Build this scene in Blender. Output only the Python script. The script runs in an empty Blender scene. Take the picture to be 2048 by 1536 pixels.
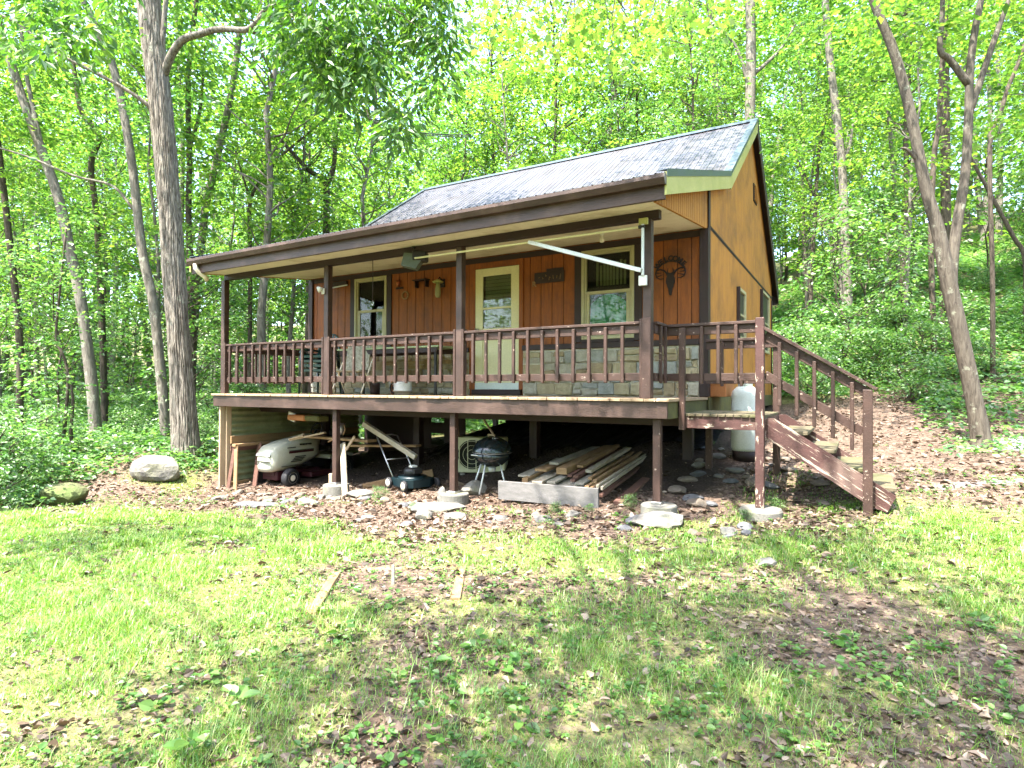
import bpy, bmesh, math, random
import numpy as np
from mathutils import Vector, Matrix
R = math.radians
rng = np.random.default_rng(7)
random.seed(7)
scene = bpy.context.scene
COL = scene.collection

# ------------------------------------------------------------------ camera, sky, sun, exposure
EYE, FPX = 1.5, 1184.5
cam = bpy.data.objects.new("camera", bpy.data.cameras.new("camera"))
cam.data.sensor_width = 36
cam.data.lens = 36 * FPX / 2048
cam.data.clip_end = 2000
COL.objects.link(cam)
cam.matrix_world = Matrix.Translation((0, 0, EYE)) @ Matrix.Rotation(R(90.5389), 4, 'X') @ Matrix.Rotation(R(.246), 4, 'Z')
scene.camera = cam
SUN = Vector((-.349, -.341, 1.0)).normalized()
w = bpy.data.worlds.new("World"); scene.world = w; w.use_nodes = True
nt = w.node_tree
sky = nt.nodes.new("ShaderNodeTexSky"); sky.sky_type = 'NISHITA'; sky.sun_disc = False
sky.sun_elevation = math.asin(SUN.z); sky.sun_rotation = math.atan2(SUN.x, SUN.y) % (2 * math.pi)
sky.air_density = 1.0; sky.dust_density = 2.5; sky.ozone_density = 1.0
nt.links.new(sky.outputs[0], nt.nodes["Background"].inputs[0])
nt.nodes["Background"].inputs[1].default_value = .15
sl = bpy.data.lights.new("sun", 'SUN'); sl.energy = 3.0; sl.angle = R(.53); sl.color = (1, .95, .86)
so = bpy.data.objects.new("sun", sl); COL.objects.link(so)
so.rotation_mode = 'QUATERNION'; so.rotation_quaternion = SUN.to_track_quat('Z', 'Y')
vs = scene.view_settings
vs.view_transform = 'Standard'; vs.look = 'None'; vs.gamma = 1; vs.use_curve_mapping = False
vs.exposure = 3.1
try:
    cy = scene.cycles
    cy.max_bounces = 10; cy.diffuse_bounces = 6; cy.glossy_bounces = 3; cy.transmission_bounces = 5
    cy.transparent_max_bounces = 8; cy.caustics_reflective = False; cy.caustics_refractive = False
    cy.sample_clamp_indirect = 6
except Exception:
    pass

# ------------------------------------------------------------------ frames: photograph pixel -> place, cabin frame -> place
YAW = R(-30.2416)
P0 = np.array([1.578, 6.87])
UA = np.array([math.cos(YAW), math.sin(YAW)])      # along the porch, to the right
US = np.array([-math.sin(YAW), math.cos(YAW)])     # into the cabin
def hw(a, s, z): p = P0 + a * UA + s * US; return Vector((p[0], p[1], z))
def hl(x, y): q = np.stack([x - P0[0], y - P0[1]], -1); return q @ UA, q @ US
def pix(px, py, D):
    u, v = (px - 1024) / FPX, (py - 768) / FPX
    ro, pt = R(.246), R(.5389)
    u, v = u * math.cos(ro) + v * math.sin(ro), -u * math.sin(ro) + v * math.cos(ro)
    Y, Z = math.cos(pt) + v * math.sin(pt), math.sin(pt) - v * math.cos(pt)
    return Vector((u / Y * D, D, EYE + Z / Y * D))

# ------------------------------------------------------------------ noise and ground
def _h(i, j, k=0):
    n = np.sin(i * 127.1 + j * 311.7 + k * 74.7) * 43758.5453
    return n - np.floor(n)
def vnoise(x, y, k=0):
    i, j = np.floor(x), np.floor(y); fx, fy = x - i, y - j
    fx, fy = fx * fx * (3 - 2 * fx), fy * fy * (3 - 2 * fy)
    return (_h(i, j, k) * (1 - fx) + _h(i + 1, j, k) * fx) * (1 - fy) + (_h(i, j + 1, k) * (1 - fx) + _h(i + 1, j + 1, k) * fx) * fy
def fbm(x, y, o=4, k=0):
    r, a = 0, .5
    for q in range(o):
        r = r + a * vnoise(x, y, k + q); x, y, a = x * 2.03 + 7.1, y * 2.03 + 3.7, a * .5
    return r
GP = np.array([(0,0,0),(0,2.3,0),(-2,2.4,0),(2,2.4,.02),(-1.4,4.8,0),(-6.5,7.6,-.12),(1.6,6.6,.02),(1.58,6.9,.04),(-.72,8.17,-.1),(-2.9,9.5,-.2),
 (-5.3,10.8,-.36),(2.8,6.7,.08),(3.75,6.2,.26),(7.5,9.5,.6),(5,7.5,.42),(4.5,4,.15),(7,6,.45),(-3.9,10.9,-.27),(-2.6,11.3,-.12),(-1.5,9.3,-.03),(-.3,8.8,0),(-.6,9.7,.1),
 (.6,7.9,.03),(1.7,8.4,.25),(3.3,8.5,.54),(2.8,7.7,.3),(-.65,12,.6),(.2,12.6,.9),(-1.4,11.9,.2),(2,11,.95),(3,10,.9),(.7,9.6,.35),(-2,13.5,.2),(-3,15,.1),
 (-.3,19.8,.1),(2.5,18.5,.5),(6.4,15.6,1.2),(4.6,12.6,.95),(5.2,10,.64),(-6.4,10.7,-.12),(-7.2,9.5,-.38),(-7.2,12.3,.25),(-11,16,.3),(-6,18,.2),(-14,12,-.1),(-12,8,-.35),
 (7.4,13,1.08),(12.5,22,3.6),(13,18,3.3),(18,12,2.2),(12,10,1.0),(30,30,9),(20,30,7.5),(30,8,4),(0,40,1.6),(-12,40,1.0),(14,45,7.5),(-30,30,.8),(-40,0,-1.5),(0,-20,-.3),(30,-20,1.5),
 (-30,60,3),(0,70,6),(40,70,20),(-30,-20,-1.5),(70,30,20),(-70,40,1),(-10,3,-.2),(10,0,.4),(0,-6,0),(-5,0,0)], float)
_d = np.linalg.norm(GP[:, None, :2] - GP[None, :, :2], axis=-1)
_w = np.linalg.solve(_d - 1.0e-9 * np.eye(len(GP)) - 0.15 * np.eye(len(GP)), GP[:, 2] - .3)
def ground(x, y):
    x, y = np.asarray(x, float), np.asarray(y, float)
    out = np.full(np.broadcast(x, y).shape, .3)
    for (gx, gy, _), ww in zip(GP, _w): out = out + ww * np.sqrt((x - gx) ** 2 + (y - gy) ** 2 + .04)
    return np.clip(out, -6, 40) + (fbm(x * .9, y * .9, 3) - .44) * .06 + (fbm(x * 5, y * 5, 2, 9) - .37) * .025
def gz(x, y): return float(ground(np.array([x]), np.array([y]))[0])
GD = [(100,1050,1),(300,1080,1),(550,1060,.9),(650,1100,.8),(100,1250,.95),(350,1200,1),(500,1300,.9),(200,1430,.7),(50,1500,.55),(450,1450,.6),(600,1400,.55),(620,1260,.7),(730,1190,.25),
 (840,1170,.12),(780,1130,.12),(1000,1110,.85),(1180,1115,.75),(1000,1230,.5),(1150,1300,.45),(900,1400,.3),(1100,1450,.35),(1200,1380,.25),(1350,1200,.3),(1450,1100,.6),(1600,1110,.75),(1800,1080,.95),
 (1950,1060,.95),(2000,1120,.95),(1700,1180,.3),(1500,1170,.3),(1900,1200,.6),(1650,1300,.2),(1850,1330,.4),(2000,1450,.4),(1500,1400,.42),(1350,1450,.35),(1700,1480,.42),(500,995,0),(650,1025,0),(800,1040,0),
 (1000,1050,0),(1200,1062,.03),(1450,1040,.3),(1600,1045,.45),(1750,1020,.25),(1900,985,.12),(1850,920,0),(2000,900,0),(300,985,.15),(420,975,.3),(200,970,.1),(100,930,.2),(1100,950,0),(1300,960,0),(600,930,0),(1450,930,0),(1650,880,.05),(1000,1075,.5),(850,1080,.15),(350,960,.7)]
_gp = []
for px, py, d in GD:
    D = 5.0
    for _ in range(25):
        p = pix(px, py, D); q = pix(px, py, 1.0); slope = (q.z - EYE); D = D * .5 + .5 * min(40, max(1.5, (gz(p.x, p.y) - EYE) / min(slope, -.02)))
    p = pix(px, py, D); _gp.append((p.x, p.y, d))
_gp = np.array(_gp)
def grassd(x, y):
    x, y = np.asarray(x, float), np.asarray(y, float)
    num = np.zeros(x.shape); den = np.full(x.shape, 1e-9)
    for gx, gy, d in _gp:
        ww = 1 / ((x - gx) ** 2 + (y - gy) ** 2 + .06) ** 1.7
        num += ww * d; den += ww
    g = num / den
    g = g + (fbm(x * 1.7, y * 1.7, 3, 3) - .44) * .9 * np.clip(g * 4, 0, 1)
    a, s = hl(x, y)
    g = np.where((s > -.05) & (a < .5) & (a > -8.2) & (s < 9.5), 0, g)
    return np.clip(g, 0, 1)

# ------------------------------------------------------------------ mesh helpers
class MB:
    def __init__(self): self.v, self.f, self.m, self.s = [], [], [], []
    def add(self, vs, fs, mi=0, sm=False):
        o = len(self.v); self.v += [tuple(p) for p in vs]
        for f in fs: self.f.append([i + o for i in f]); self.m.append(mi); self.s.append(sm)
    def box(self, x0, x1, y0, y1, z0, z1, mi=0, c=.004, mat=None):
        X, Y, Z = abs(x1 - x0) / 2, abs(y1 - y0) / 2, abs(z1 - z0) / 2
        C = Vector(((x0 + x1) / 2, (y0 + y1) / 2, (z0 + z1) / 2)); c = min(c, X * .4, Y * .4, Z * .4)
        vs, idx = [], {}
        for sx in (-1, 1):
            for sy in (-1, 1):
                for sz in (-1, 1):
                    for k in range(3):
                        e = [c, c, c]; e[k] = 0
                        idx[sx, sy, sz, k] = len(vs); vs.append(Vector((sx * (X - e[0]), sy * (Y - e[1]), sz * (Z - e[2]))))
        fs = []
        S = (-1, 1)
        for s in S:
            fs.append([idx[s, -1, -1, 0], idx[s, 1, -1, 0], idx[s, 1, 1, 0], idx[s, -1, 1, 0]])
            fs.append([idx[-1, s, -1, 1], idx[1, s, -1, 1], idx[1, s, 1, 1], idx[-1, s, 1, 1]])
            fs.append([idx[-1, -1, s, 2], idx[1, -1, s, 2], idx[1, 1, s, 2], idx[-1, 1, s, 2]])
            for t in S:
                fs.append([idx[s, t, -1, 0], idx[s, t, 1, 0], idx[s, t, 1, 1], idx[s, t, -1, 1]])
                fs.append([idx[s, -1, t, 0], idx[s, 1, t, 0], idx[s, 1, t, 2], idx[s, -1, t, 2]])
                fs.append([idx[-1, s, t, 1], idx[1, s, t, 1], idx[1, s, t, 2], idx[-1, s, t, 2]])
                for q in S: fs.append([idx[s, t, q, 0], idx[s, t, q, 1], idx[s, t, q, 2]])
        vs = [C + p for p in vs]
        if mat is not None: vs = [mat @ p for p in vs]
        self.add(vs, fs, mi)
    def bar(self, p, q, w, h, up=(0, 0, 1), mi=0, c=.004):
        p, q = Vector(p), Vector(q); d = q - p; L = d.length; d.normalize()
        r = d.cross(Vector(up)); r = r.normalized() if r.length > 1e-5 else Vector((1, 0, 0)); u = r.cross(d)
        M = Matrix(((d.x, r.x, u.x, p.x), (d.y, r.y, u.y, p.y), (d.z, r.z, u.z, p.z), (0, 0, 0, 1)))
        self.box(0, L, -w / 2, w / 2, -h / 2, h / 2, mi, c, M)
    def tube(self, pts, rad, n=8, mi=0, sm=True, cap=True):
        pts = [Vector(p) for p in pts]; m = len(pts)
        if not hasattr(rad, '__len__'): rad = [rad] * m
        vs, ref = [], None
        for i, p in enumerate(pts):
            t = (pts[min(i + 1, m - 1)] - pts[max(i - 1, 0)]).normalized()
            if ref is None: ref = t.cross(Vector((.31, .77, .55))).normalized()
            ref = (ref - t * ref.dot(t)).normalized(); b = t.cross(ref)
            for k in range(n):
                a = 2 * math.pi * k / n; vs.append(p + (ref * math.cos(a) + b * math.sin(a)) * rad[i])
        fs = [[i * n + k, i * n + (k + 1) % n, (i + 1) * n + (k + 1) % n, (i + 1) * n + k] for i in range(m - 1) for k in range(n)]
        if cap: fs += [list(range(n))[::-1], [(m - 1) * n + k for k in range(n)]]
        self.add(vs, fs, mi, sm)
    def lathe(self, prof, n=24, M=None, mi=0, sm=True, sx=1, sy=1):
        vs = [Vector((r * math.cos(2 * math.pi * k / n) * sx, r * math.sin(2 * math.pi * k / n) * sy, z)) for r, z in prof for k in range(n)]
        fs = [[i * n + k, i * n + (k + 1) % n, (i + 1) * n + (k + 1) % n, (i + 1) * n + k] for i in range(len(prof) - 1) for k in range(n)]
        fs += [list(range(n))[::-1], [(len(prof) - 1) * n + k for k in range(n)]]
        if M is not None: vs = [M @ p for p in vs]
        self.add(vs, fs, mi, sm)
    def prism(self, poly, d0, d1, M=None, mi=0):
        n = len(poly)
        vs = [Vector((x, y, d0)) for x, y in poly] + [Vector((x, y, d1)) for x, y in poly]
        fs = [list(range(n))[::-1], [n + i for i in range(n)]] + [[i, (i + 1) % n, n + (i + 1) % n, n + i] for i in range(n)]
        if M is not None: vs = [M @ p for p in vs]
        self.add(vs, fs, mi)
    def build(self, name, mats, parent=None, recalc=True):
        me = bpy.data.meshes.new(name); me.from_pydata([tuple(p) for p in self.v], [], self.f)
        for m in (mats if isinstance(mats, (list, tuple)) else [mats]): me.materials.append(m)
        me.polygons.foreach_set("material_index", self.m); me.polygons.foreach_set("use_smooth", self.s)
        if recalc:
            b = bmesh.new(); b.from_mesh(me); bmesh.ops.recalc_face_normals(b, faces=b.faces); b.to_mesh(me); b.free()
        me.update(); o = bpy.data.objects.new(name, me); COL.objects.link(o); o.parent = parent
        return o
def npmesh(name, verts, faces, mats, parent=None, mi=None, smooth=False):
    """faces: list of int arrays, each (n, k)"""
    me = bpy.data.meshes.new(name); verts = np.asarray(verts, np.float32)
    me.vertices.add(len(verts)); me.vertices.foreach_set("co", verts.ravel())
    tot = np.concatenate([np.full(len(f), f.shape[1], np.int32) for f in faces])
    loops = np.concatenate([f.ravel() for f in faces]).astype(np.int32)
    me.loops.add(len(loops)); me.loops.foreach_set("vertex_index", loops)
    me.polygons.add(len(tot)); st = np.concatenate([[0], np.cumsum(tot)[:-1]]).astype(np.int32)
    me.polygons.foreach_set("loop_start", st); me.polygons.foreach_set("loop_total", tot)
    for m in (mats if isinstance(mats, (list, tuple)) else [mats]): me.materials.append(m)
    if mi is not None: me.polygons.foreach_set("material_index", np.asarray(mi, np.int32))
    me.polygons.foreach_set("use_smooth", np.full(len(tot), smooth))
    me.update(calc_edges=True); me.validate()
    o = bpy.data.objects.new(name, me); COL.objects.link(o); o.parent = parent
    return o
def tag(o, label=None, cat=None, group=None, kind=None):
    if label: o["label"] = label
    if cat: o["category"] = cat
    if group: o["group"] = group
    if kind: o["kind"] = kind
    return o
def thing(name, label, cat, loc=(0, 0, 0), rz=0, group=None):
    o = bpy.data.objects.new(name, None); COL.objects.link(o); o.empty_display_size = .2
    o.location = loc; o.rotation_euler = (0, 0, rz)
    return tag(o, label, cat, group)
def dup(root, loc, rz=0, scale=1, label=None, group=None):
    r = root.copy(); COL.objects.link(r); r.location = loc; r.rotation_euler = (0, 0, rz); r.scale = (scale,) * 3 if not hasattr(scale, '__len__') else scale
    if label: r["label"] = label
    if group: r["group"] = group
    for ch in list(root.children):
        c = ch.copy(); COL.objects.link(c); c.parent = r
        for g in list(ch.children):
            d = g.copy(); COL.objects.link(d); d.parent = c
    return r

# ------------------------------------------------------------------ materials
def _new(name):
    m = bpy.data.materials.new(name); m.use_nodes = True; n = m.node_tree.nodes; n.clear()
    out = n.new("ShaderNodeOutputMaterial"); return m, n, m.node_tree.links, out
def _noise(n, l, vec, scale, detail=6, rough=.6, dist=0):
    t = n.new("ShaderNodeTexNoise"); t.inputs["Scale"].default_value = scale; t.inputs["Detail"].default_value = detail
    t.inputs["Roughness"].default_value = rough; t.inputs["Distortion"].default_value = dist; l.new(vec, t.inputs["Vector"]); return t.outputs["Fac"]
def _ramp(n, l, fac, stops):
    r = n.new("ShaderNodeValToRGB"); l.new(fac, r.inputs[0]); e = r.color_ramp.elements
    while len(e) < len(stops): e.new(.5)
    for el, (p, c) in zip(e, stops): el.position = p; el.color = (*c, 1) if len(c) == 3 else c
    return r.outputs[0]
def _mix(n, l, fac, a, b):
    m = n.new("ShaderNodeMix"); m.data_type = 'RGBA'
    for s, v in ((0, fac), (6, a), (7, b)):
        if hasattr(v, 'links') or hasattr(v, 'is_linked'): l.new(v, m.inputs[s])
        elif isinstance(v, (int, float)): m.inputs[s].default_value = v
        else: m.inputs[s].default_value = (*v, 1)
    return m.outputs[2]
def M(name, c1, c2=None, scale=8, rough=.7, bump=.15, stretch=(1, 1, 1), metal=0, peel=None, peel_at=.6, peel_scale=14, peel_stretch=None, peel_rot=0, grime=None, grime_at=.55, spec=.4, coat=0, fine=60):
    m, n, l, out = _new(name); p = n.new("ShaderNodeBsdfPrincipled"); l.new(p.outputs[0], out.inputs[0])
    tc = n.new("ShaderNodeTexCoord").outputs["Object"]
    def mp(st, ry=0):
        if ry: q0 = n.new("ShaderNodeMapping"); q0.inputs["Rotation"].default_value = (0, ry, 0); l.new(tc, q0.inputs[0])
        q = n.new("ShaderNodeMapping"); q.inputs["Scale"].default_value = st
        l.new(q0.outputs[0] if ry else tc, q.inputs[0]); return q.outputs[0]
    v = mp(stretch); c2 = c2 or tuple(x * .65 for x in c1)
    f = _noise(n, l, v, scale); col = _ramp(n, l, f, [(.32, c2), (.68, c1)])
    ff = _noise(n, l, v, fine, 3)
    col = _mix(n, l, _ramp(n, l, ff, [(.3, (.35,) * 3), (.7, (0,) * 3)]), col, tuple(x * .55 for x in c2))
    if grime:
        gq = _noise(n, l, tc, 1.7, 5); col = _mix(n, l, _ramp(n, l, gq, [(grime_at - .08, (0,) * 3), (grime_at + .12, (.85,) * 3)]), col, grime)
    if peel:
        pf = _noise(n, l, mp(peel_stretch or stretch, peel_rot), peel_scale, 8, .7)
        pm = _ramp(n, l, pf, [(peel_at, (0,) * 3), (peel_at + .03, (1,) * 3)]); col = _mix(n, l, pm, col, peel)
    l.new(col, p.inputs["Base Color"])
    rr = n.new("ShaderNodeMapRange"); l.new(f, rr.inputs[0]); rr.inputs[3].default_value = max(.03, rough - .12); rr.inputs[4].default_value = min(1, rough + .12); l.new(rr.outputs[0], p.inputs["Roughness"])
    p.inputs["Metallic"].default_value = metal; p.inputs["Specular IOR Level"].default_value = spec; p.inputs["Coat Weight"].default_value = coat
    if bump:
        b = n.new("ShaderNodeBump"); b.inputs["Strength"].default_value = bump; b.inputs["Distance"].default_value = .02; l.new(ff if fine > scale else f, b.inputs["Height"]); l.new(b.outputs[0], p.inputs["Normal"])
    return m
def LEAF(name, cols, trans=.5, tcols=None, gloss=.06, rough=.45):
    m, n, l, out = _new(name); g = n.new("ShaderNodeNewGeometry"); oi = n.new("ShaderNodeObjectInfo")
    k = len(cols); st = [((i + .5) / k, c) for i, c in enumerate(cols)]
    ad = n.new("ShaderNodeMath"); ad.operation = 'MULTIPLY_ADD'; l.new(oi.outputs["Random"], ad.inputs[0]); ad.inputs[1].default_value = .3; ad.inputs[2].default_value = -.15
    a2 = n.new("ShaderNodeMath"); a2.operation = 'ADD'; a2.use_clamp = True; l.new(g.outputs["Random Per Island"], a2.inputs[0]); l.new(ad.outputs[0], a2.inputs[1])
    c = _ramp(n, l, a2.outputs[0], st)
    tcx = _ramp(n, l, a2.outputs[0], [((i + .5) / k, q) for i, q in enumerate(tcols or [(x[0] * 1.55 + .012, x[1] * 1.75, x[2] * 1.0) for x in cols])])
    d = n.new("ShaderNodeBsdfDiffuse"); l.new(c, d.inputs[0]); t = n.new("ShaderNodeBsdfTranslucent"); l.new(tcx, t.inputs[0])
    mx = n.new("ShaderNodeMixShader"); mx.inputs[0].default_value = trans; l.new(d.outputs[0], mx.inputs[1]); l.new(t.outputs[0], mx.inputs[2])
    gl = n.new("ShaderNodeBsdfGlossy"); gl.inputs["Roughness"].default_value = rough; m2 = n.new("ShaderNodeMixShader"); m2.inputs[0].default_value = gloss
    l.new(mx.outputs[0], m2.inputs[1]); l.new(gl.outputs[0], m2.inputs[2]); l.new(m2.outputs[0], out.inputs[0])
    return m
def GLASS(name, tint=(.9, .95, .9), gl=.1):
    m, n, l, out = _new(name); t = n.new("ShaderNodeBsdfTransparent"); t.inputs[0].default_value = (*tint, 1)
    g = n.new("ShaderNodeBsdfGlossy"); g.inputs["Roughness"].default_value = .02
    nz = _noise(n, l, n.new("ShaderNodeTexCoord").outputs["Object"], 1.5, 2); b = n.new("ShaderNodeBump"); b.inputs["Strength"].default_value = .05; l.new(nz, b.inputs["Height"]); l.new(b.outputs[0], g.inputs["Normal"])
    fr = n.new("ShaderNodeFresnel"); fr.inputs[0].default_value = 1.5
    ad = n.new("ShaderNodeMath"); ad.operation = 'ADD'; ad.use_clamp = True; l.new(fr.outputs[0], ad.inputs[0]); ad.inputs[1].default_value = gl
    mx = n.new("ShaderNodeMixShader"); l.new(ad.outputs[0], mx.inputs[0]); l.new(t.outputs[0], mx.inputs[1]); l.new(g.outputs[0], mx.inputs[2]); l.new(mx.outputs[0], out.inputs[0])
    return m
PALE = (.50, .42, .36)
m_paint = M("brown_paint", (.056, .030, .022), (.031, .017, .012), 5, .55, .25, (.6, 1, 2), grime=(.095, .058, .046), grime_at=.57, peel=PALE, peel_at=.745, peel_scale=30)
m_worn = M("worn_brown_paint", (.066, .034, .025), (.039, .02, .0145), 5, .6, .3, (1, 1, 1), peel=(.36,.28,.23), peel_at=.63, peel_scale=24, peel_stretch=(.7, 1, .9))
m_peel = M("peeling_brown_paint", (.095, .04, .036), (.055, .024, .02), 5, .65, .3, (1, 1, 1), peel=(.40, .32, .25), peel_at=.565, peel_scale=12, peel_stretch=(.5, 1, 1.3), grime=(.16, .10, .08), grime_at=.6)
m_peels = M("peeling_stringer_paint", (.085, .036, .032), (.05, .022, .018), 5, .65, .3, (1, 1, 1), peel=(.40, .33, .26), peel_at=.575, peel_scale=15, peel_stretch=(.16, 1, 2.2), peel_rot=R(-33.7), grime=(.17, .11, .09), grime_at=.58)
m_peelv = M("peeling_post_paint", (.085, .036, .032), (.05, .022, .018), 5, .65, .3, (1, 1, 1), peel=(.40, .32, .25), peel_at=.58, peel_scale=16, peel_stretch=(1.4, 1.4, .4))
m_paintdk = M("dark_brown_paint", (.03, .014, .012), (.018, .009, .008), 5, .6, .15)
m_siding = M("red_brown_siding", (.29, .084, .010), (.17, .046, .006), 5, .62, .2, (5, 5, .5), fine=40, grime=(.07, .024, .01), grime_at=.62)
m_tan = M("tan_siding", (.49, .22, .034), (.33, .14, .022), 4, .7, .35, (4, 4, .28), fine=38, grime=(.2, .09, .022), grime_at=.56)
m_groove = M("groove_shadow_gap", (.02, .009, .006), (.012, .006, .004), 6, .9, 0)
m_ceil = M("cream_ceiling", (.80, .75, .62), (.68, .62, .5), 2.5, .7, .1, grime=(.34, .28, .16), grime_at=.6, peel=(.13, .07, .04), peel_at=.69, peel_scale=9)
m_stones = [M("tan_stone", (.44, .38, .24), (.29, .24, .14), 9, .85, .6, fine=35), M("grey_stone", (.44, .42, .33), (.28, .26, .2), 9, .85, .6, fine=35),
            M("brown_stone", (.36, .29, .17), (.22, .17, .1), 9, .85, .6, fine=35), M("blue_grey_stone", (.34, .35, .31), (.22, .23, .2), 9, .85, .6, fine=35)]
m_mortar = M("mortar", (.58, .55, .44), (.46, .43, .34), 20, .9, .4)
m_metal = M("roof_metal", (.115, .112, .125), (.065, .064, .07), 1.6, .45, .06, (3, .5, .5), metal=.1, grime=(.06, .052, .05), grime_at=.54, peel=(.05, .03, .02), peel_at=.72, peel_scale=40, spec=.5)
m_ridge = M("ridge_metal", (.13, .165, .185), (.09, .115, .13), 4, .4, .05, metal=.6)
m_olive = M("mossy_rake_trim", (.44, .43, .17), (.34, .35, .11), 3, .55, .1, grime=(.24, .26, .07), grime_at=.62)
m_deck = M("weathered_deck_board", (.40, .29, .18), (.26, .18, .11), 8, .8, .3, (1, .15, 1), peel=(.58, .5, .4), peel_at=.62, peel_scale=9)
m_moss = M("mossy_board", (.11, .105, .03), (.06, .058, .02), 6, .8, .3, peel=(.34, .32, .12), peel_at=.66, peel_scale=20)
m_tread = M("worn_tread_wood", (.15, .12, .075), (.085, .07, .04), 6, .8, .3, (.4, 1, 1), peel=(.3, .26, .2), peel_at=.66, peel_scale=14, grime=(.08, .085, .03), grime_at=.55)
m_stud = M("raw_stud", (.47, .36, .24), (.33, .24, .15), 7, .8, .3, (2, 2, .3))
m_greywood = M("silvered_plank", (.18, .17, .165), (.11, .105, .10), 4, .85, .4, (.3, 3, 5), fine=28, peel=(.14, .13, .12), peel_at=.72, peel_scale=7)
m_lum = [M("lumber_tan", (.34, .22, .11), (.22, .13, .065), 6, .8, .3, (2, .3, 2)), M("lumber_grey", (.34, .31, .26), (.22, .2, .16), 6, .8, .3, (2, .3, 2)),
         M("lumber_red", (.17, .085, .062), (.1, .05, .037), 6, .8, .3, (2, .3, 2)), M("lumber_pale", (.46, .40, .31), (.32, .27, .2), 6, .8, .3, (2, .3, 2))]
m_conc = M("concrete", (.20, .19, .165), (.12, .115, .10), 6, .9, .5, grime=(.16, .17, .08), grime_at=.6)
m_door = M("cream_door_paint", (.70, .69, .42), (.6, .59, .35), 2, .5, .05)
m_doorwhite = M("white_door_sweep", (.62, .70, .66), (.5, .57, .54), 4, .5, .05)
m_wframe = M("olive_window_vinyl", (.44, .42, .25), (.34, .32, .18), 4, .5, .05)
m_white = M("white_plastic", (.72, .73, .70), (.58, .59, .56), 6, .45, .06)
m_blind = M("window_blind", (.30, .30, .15), (.2, .2, .1), 3, .7, .1)
m_greenfilm = M("green_cloth", (.008, .42, .10), (.003, .24, .06), 5, .3, .5, fine=14)
m_glass = GLASS("window_glass", (.85, .9, .85), -.012)
m_iron = M("rusty_black_iron", (.02, .009, .007), (.012, .006, .005), 12, .65, .2)
m_black = M("black_metal", (.014, .014, .015), (.008, .008, .009), 8, .45, .1)
m_rubber = M("tyre_rubber", (.022, .022, .026), (.012, .012, .014), 12, .7, .4)
m_alu = M("white_aluminium", (.62, .64, .64), (.5, .52, .52), 6, .35, .03, metal=.2)
m_steel = M("bare_steel", (.55, .55, .56), (.4, .4, .41), 8, .3, .05, metal=.9)
m_green_pl = M("dark_green_plastic", (.006, .05, .042), (.004, .03, .026), 6, .3, .03, spec=.6)
m_tank = M("pale_tank_paint", (.66, .72, .69), (.56, .62, .59), 3, .45, .1, peel=(.3, .25, .2), peel_at=.73, peel_scale=16)
m_terra = M("orange_brown_box_paint", (.45, .18, .06), (.36, .14, .05), 3, .6, .1)
m_hood = M("pale_tractor_paint", (.46, .46, .38), (.38, .38, .31), 2, .35, .03, grime=(.3, .27, .2), grime_at=.62, coat=.2)
m_maroon = M("maroon_tractor_paint", (.055, .009, .014), (.03, .006, .009), 4, .5, .1)
m_teal = M("teal_mower_paint", (.006, .02, .025), (.004, .012, .016), 4, .4, .1)
m_grill = M("dark_enamel", (.012, .022, .026), (.008, .013, .016), 5, .16, .03, spec=.6, grime=(.05, .05, .035), grime_at=.6)
m_ac = M("yellowed_white_casing", (.55, .55, .36), (.44, .44, .28), 3, .5, .05)
m_dark = M("dark_recess", (.012, .013, .008), (.006, .006, .004), 4, .8, .1)
m_bulb = M("bulb_glass", (.75, .74, .68), (.7, .69, .62), 4, .2, 0)
m_rock = M("pale_rock", (.20, .188, .17), (.105, .098, .088), 3.5, .9, .7, fine=22, grime=(.2, .2, .12), grime_at=.6)
m_rockm = M("mossy_rock", (.13, .13, .06), (.075, .075, .035), 5, .95, .8, fine=22, grime=(.08, .12, .03), grime_at=.5)
m_rocks = [m_rock, M("blue_grey_rock", (.13, .13, .135), (.075, .075, .08), 5, .9, .6, fine=22), M("tan_rock", (.19, .155, .12), (.115, .09, .07), 5, .9, .6, fine=22)]
m_corr = M("corrugated_green_panel", (.32, .35, .2), (.2, .22, .12), 3, .6, .1, metal=.1, grime=(.12, .11, .05), grime_at=.55)
def BARK(name, c1, c2, lich, bs=1.0, at=.62):
    m, n, l, out = _new(name); p = n.new("ShaderNodeBsdfPrincipled"); l.new(p.outputs[0], out.inputs[0]); tc = n.new("ShaderNodeTexCoord").outputs["Object"]
    q = n.new("ShaderNodeMapping"); q.inputs["Scale"].default_value = (1, 1, .16); l.new(tc, q.inputs[0])
    f = _noise(n, l, q.outputs[0], 26, 6, .65, .6); col = _ramp(n, l, f, [(.36, c2), (.6, c1)])
    g = _noise(n, l, tc, 5, 6, .7); col = _mix(n, l, _ramp(n, l, g, [(at, (0,) * 3), (at + .06, (.8,) * 3)]), col, lich)
    l.new(col, p.inputs[0]); p.inputs["Roughness"].default_value = .9; p.inputs["Specular IOR Level"].default_value = .2
    b = n.new("ShaderNodeBump"); b.inputs["Strength"].default_value = bs; b.inputs["Distance"].default_value = .03; l.new(f, b.inputs["Height"]); l.new(b.outputs[0], p.inputs["Normal"])
    return m
m_barkbig = BARK("furrowed_brown_bark", (.25, .22, .185), (.06, .048, .038), (.3, .32, .25), 1.0, .62)
m_barkgrey = BARK("pale_grey_bark", (.19, .17, .14), (.085, .073, .06), (.29, .30, .23), .6, .57)
m_barkmid = BARK("blotchy_brown_bark", (.125, .108, .085), (.055, .045, .037), (.24, .25, .19), .7, .60)
m_barkdark = BARK("dark_bark", (.10, .08, .06), (.035, .028, .02), (.2, .22, .15), .7, .66)
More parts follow.
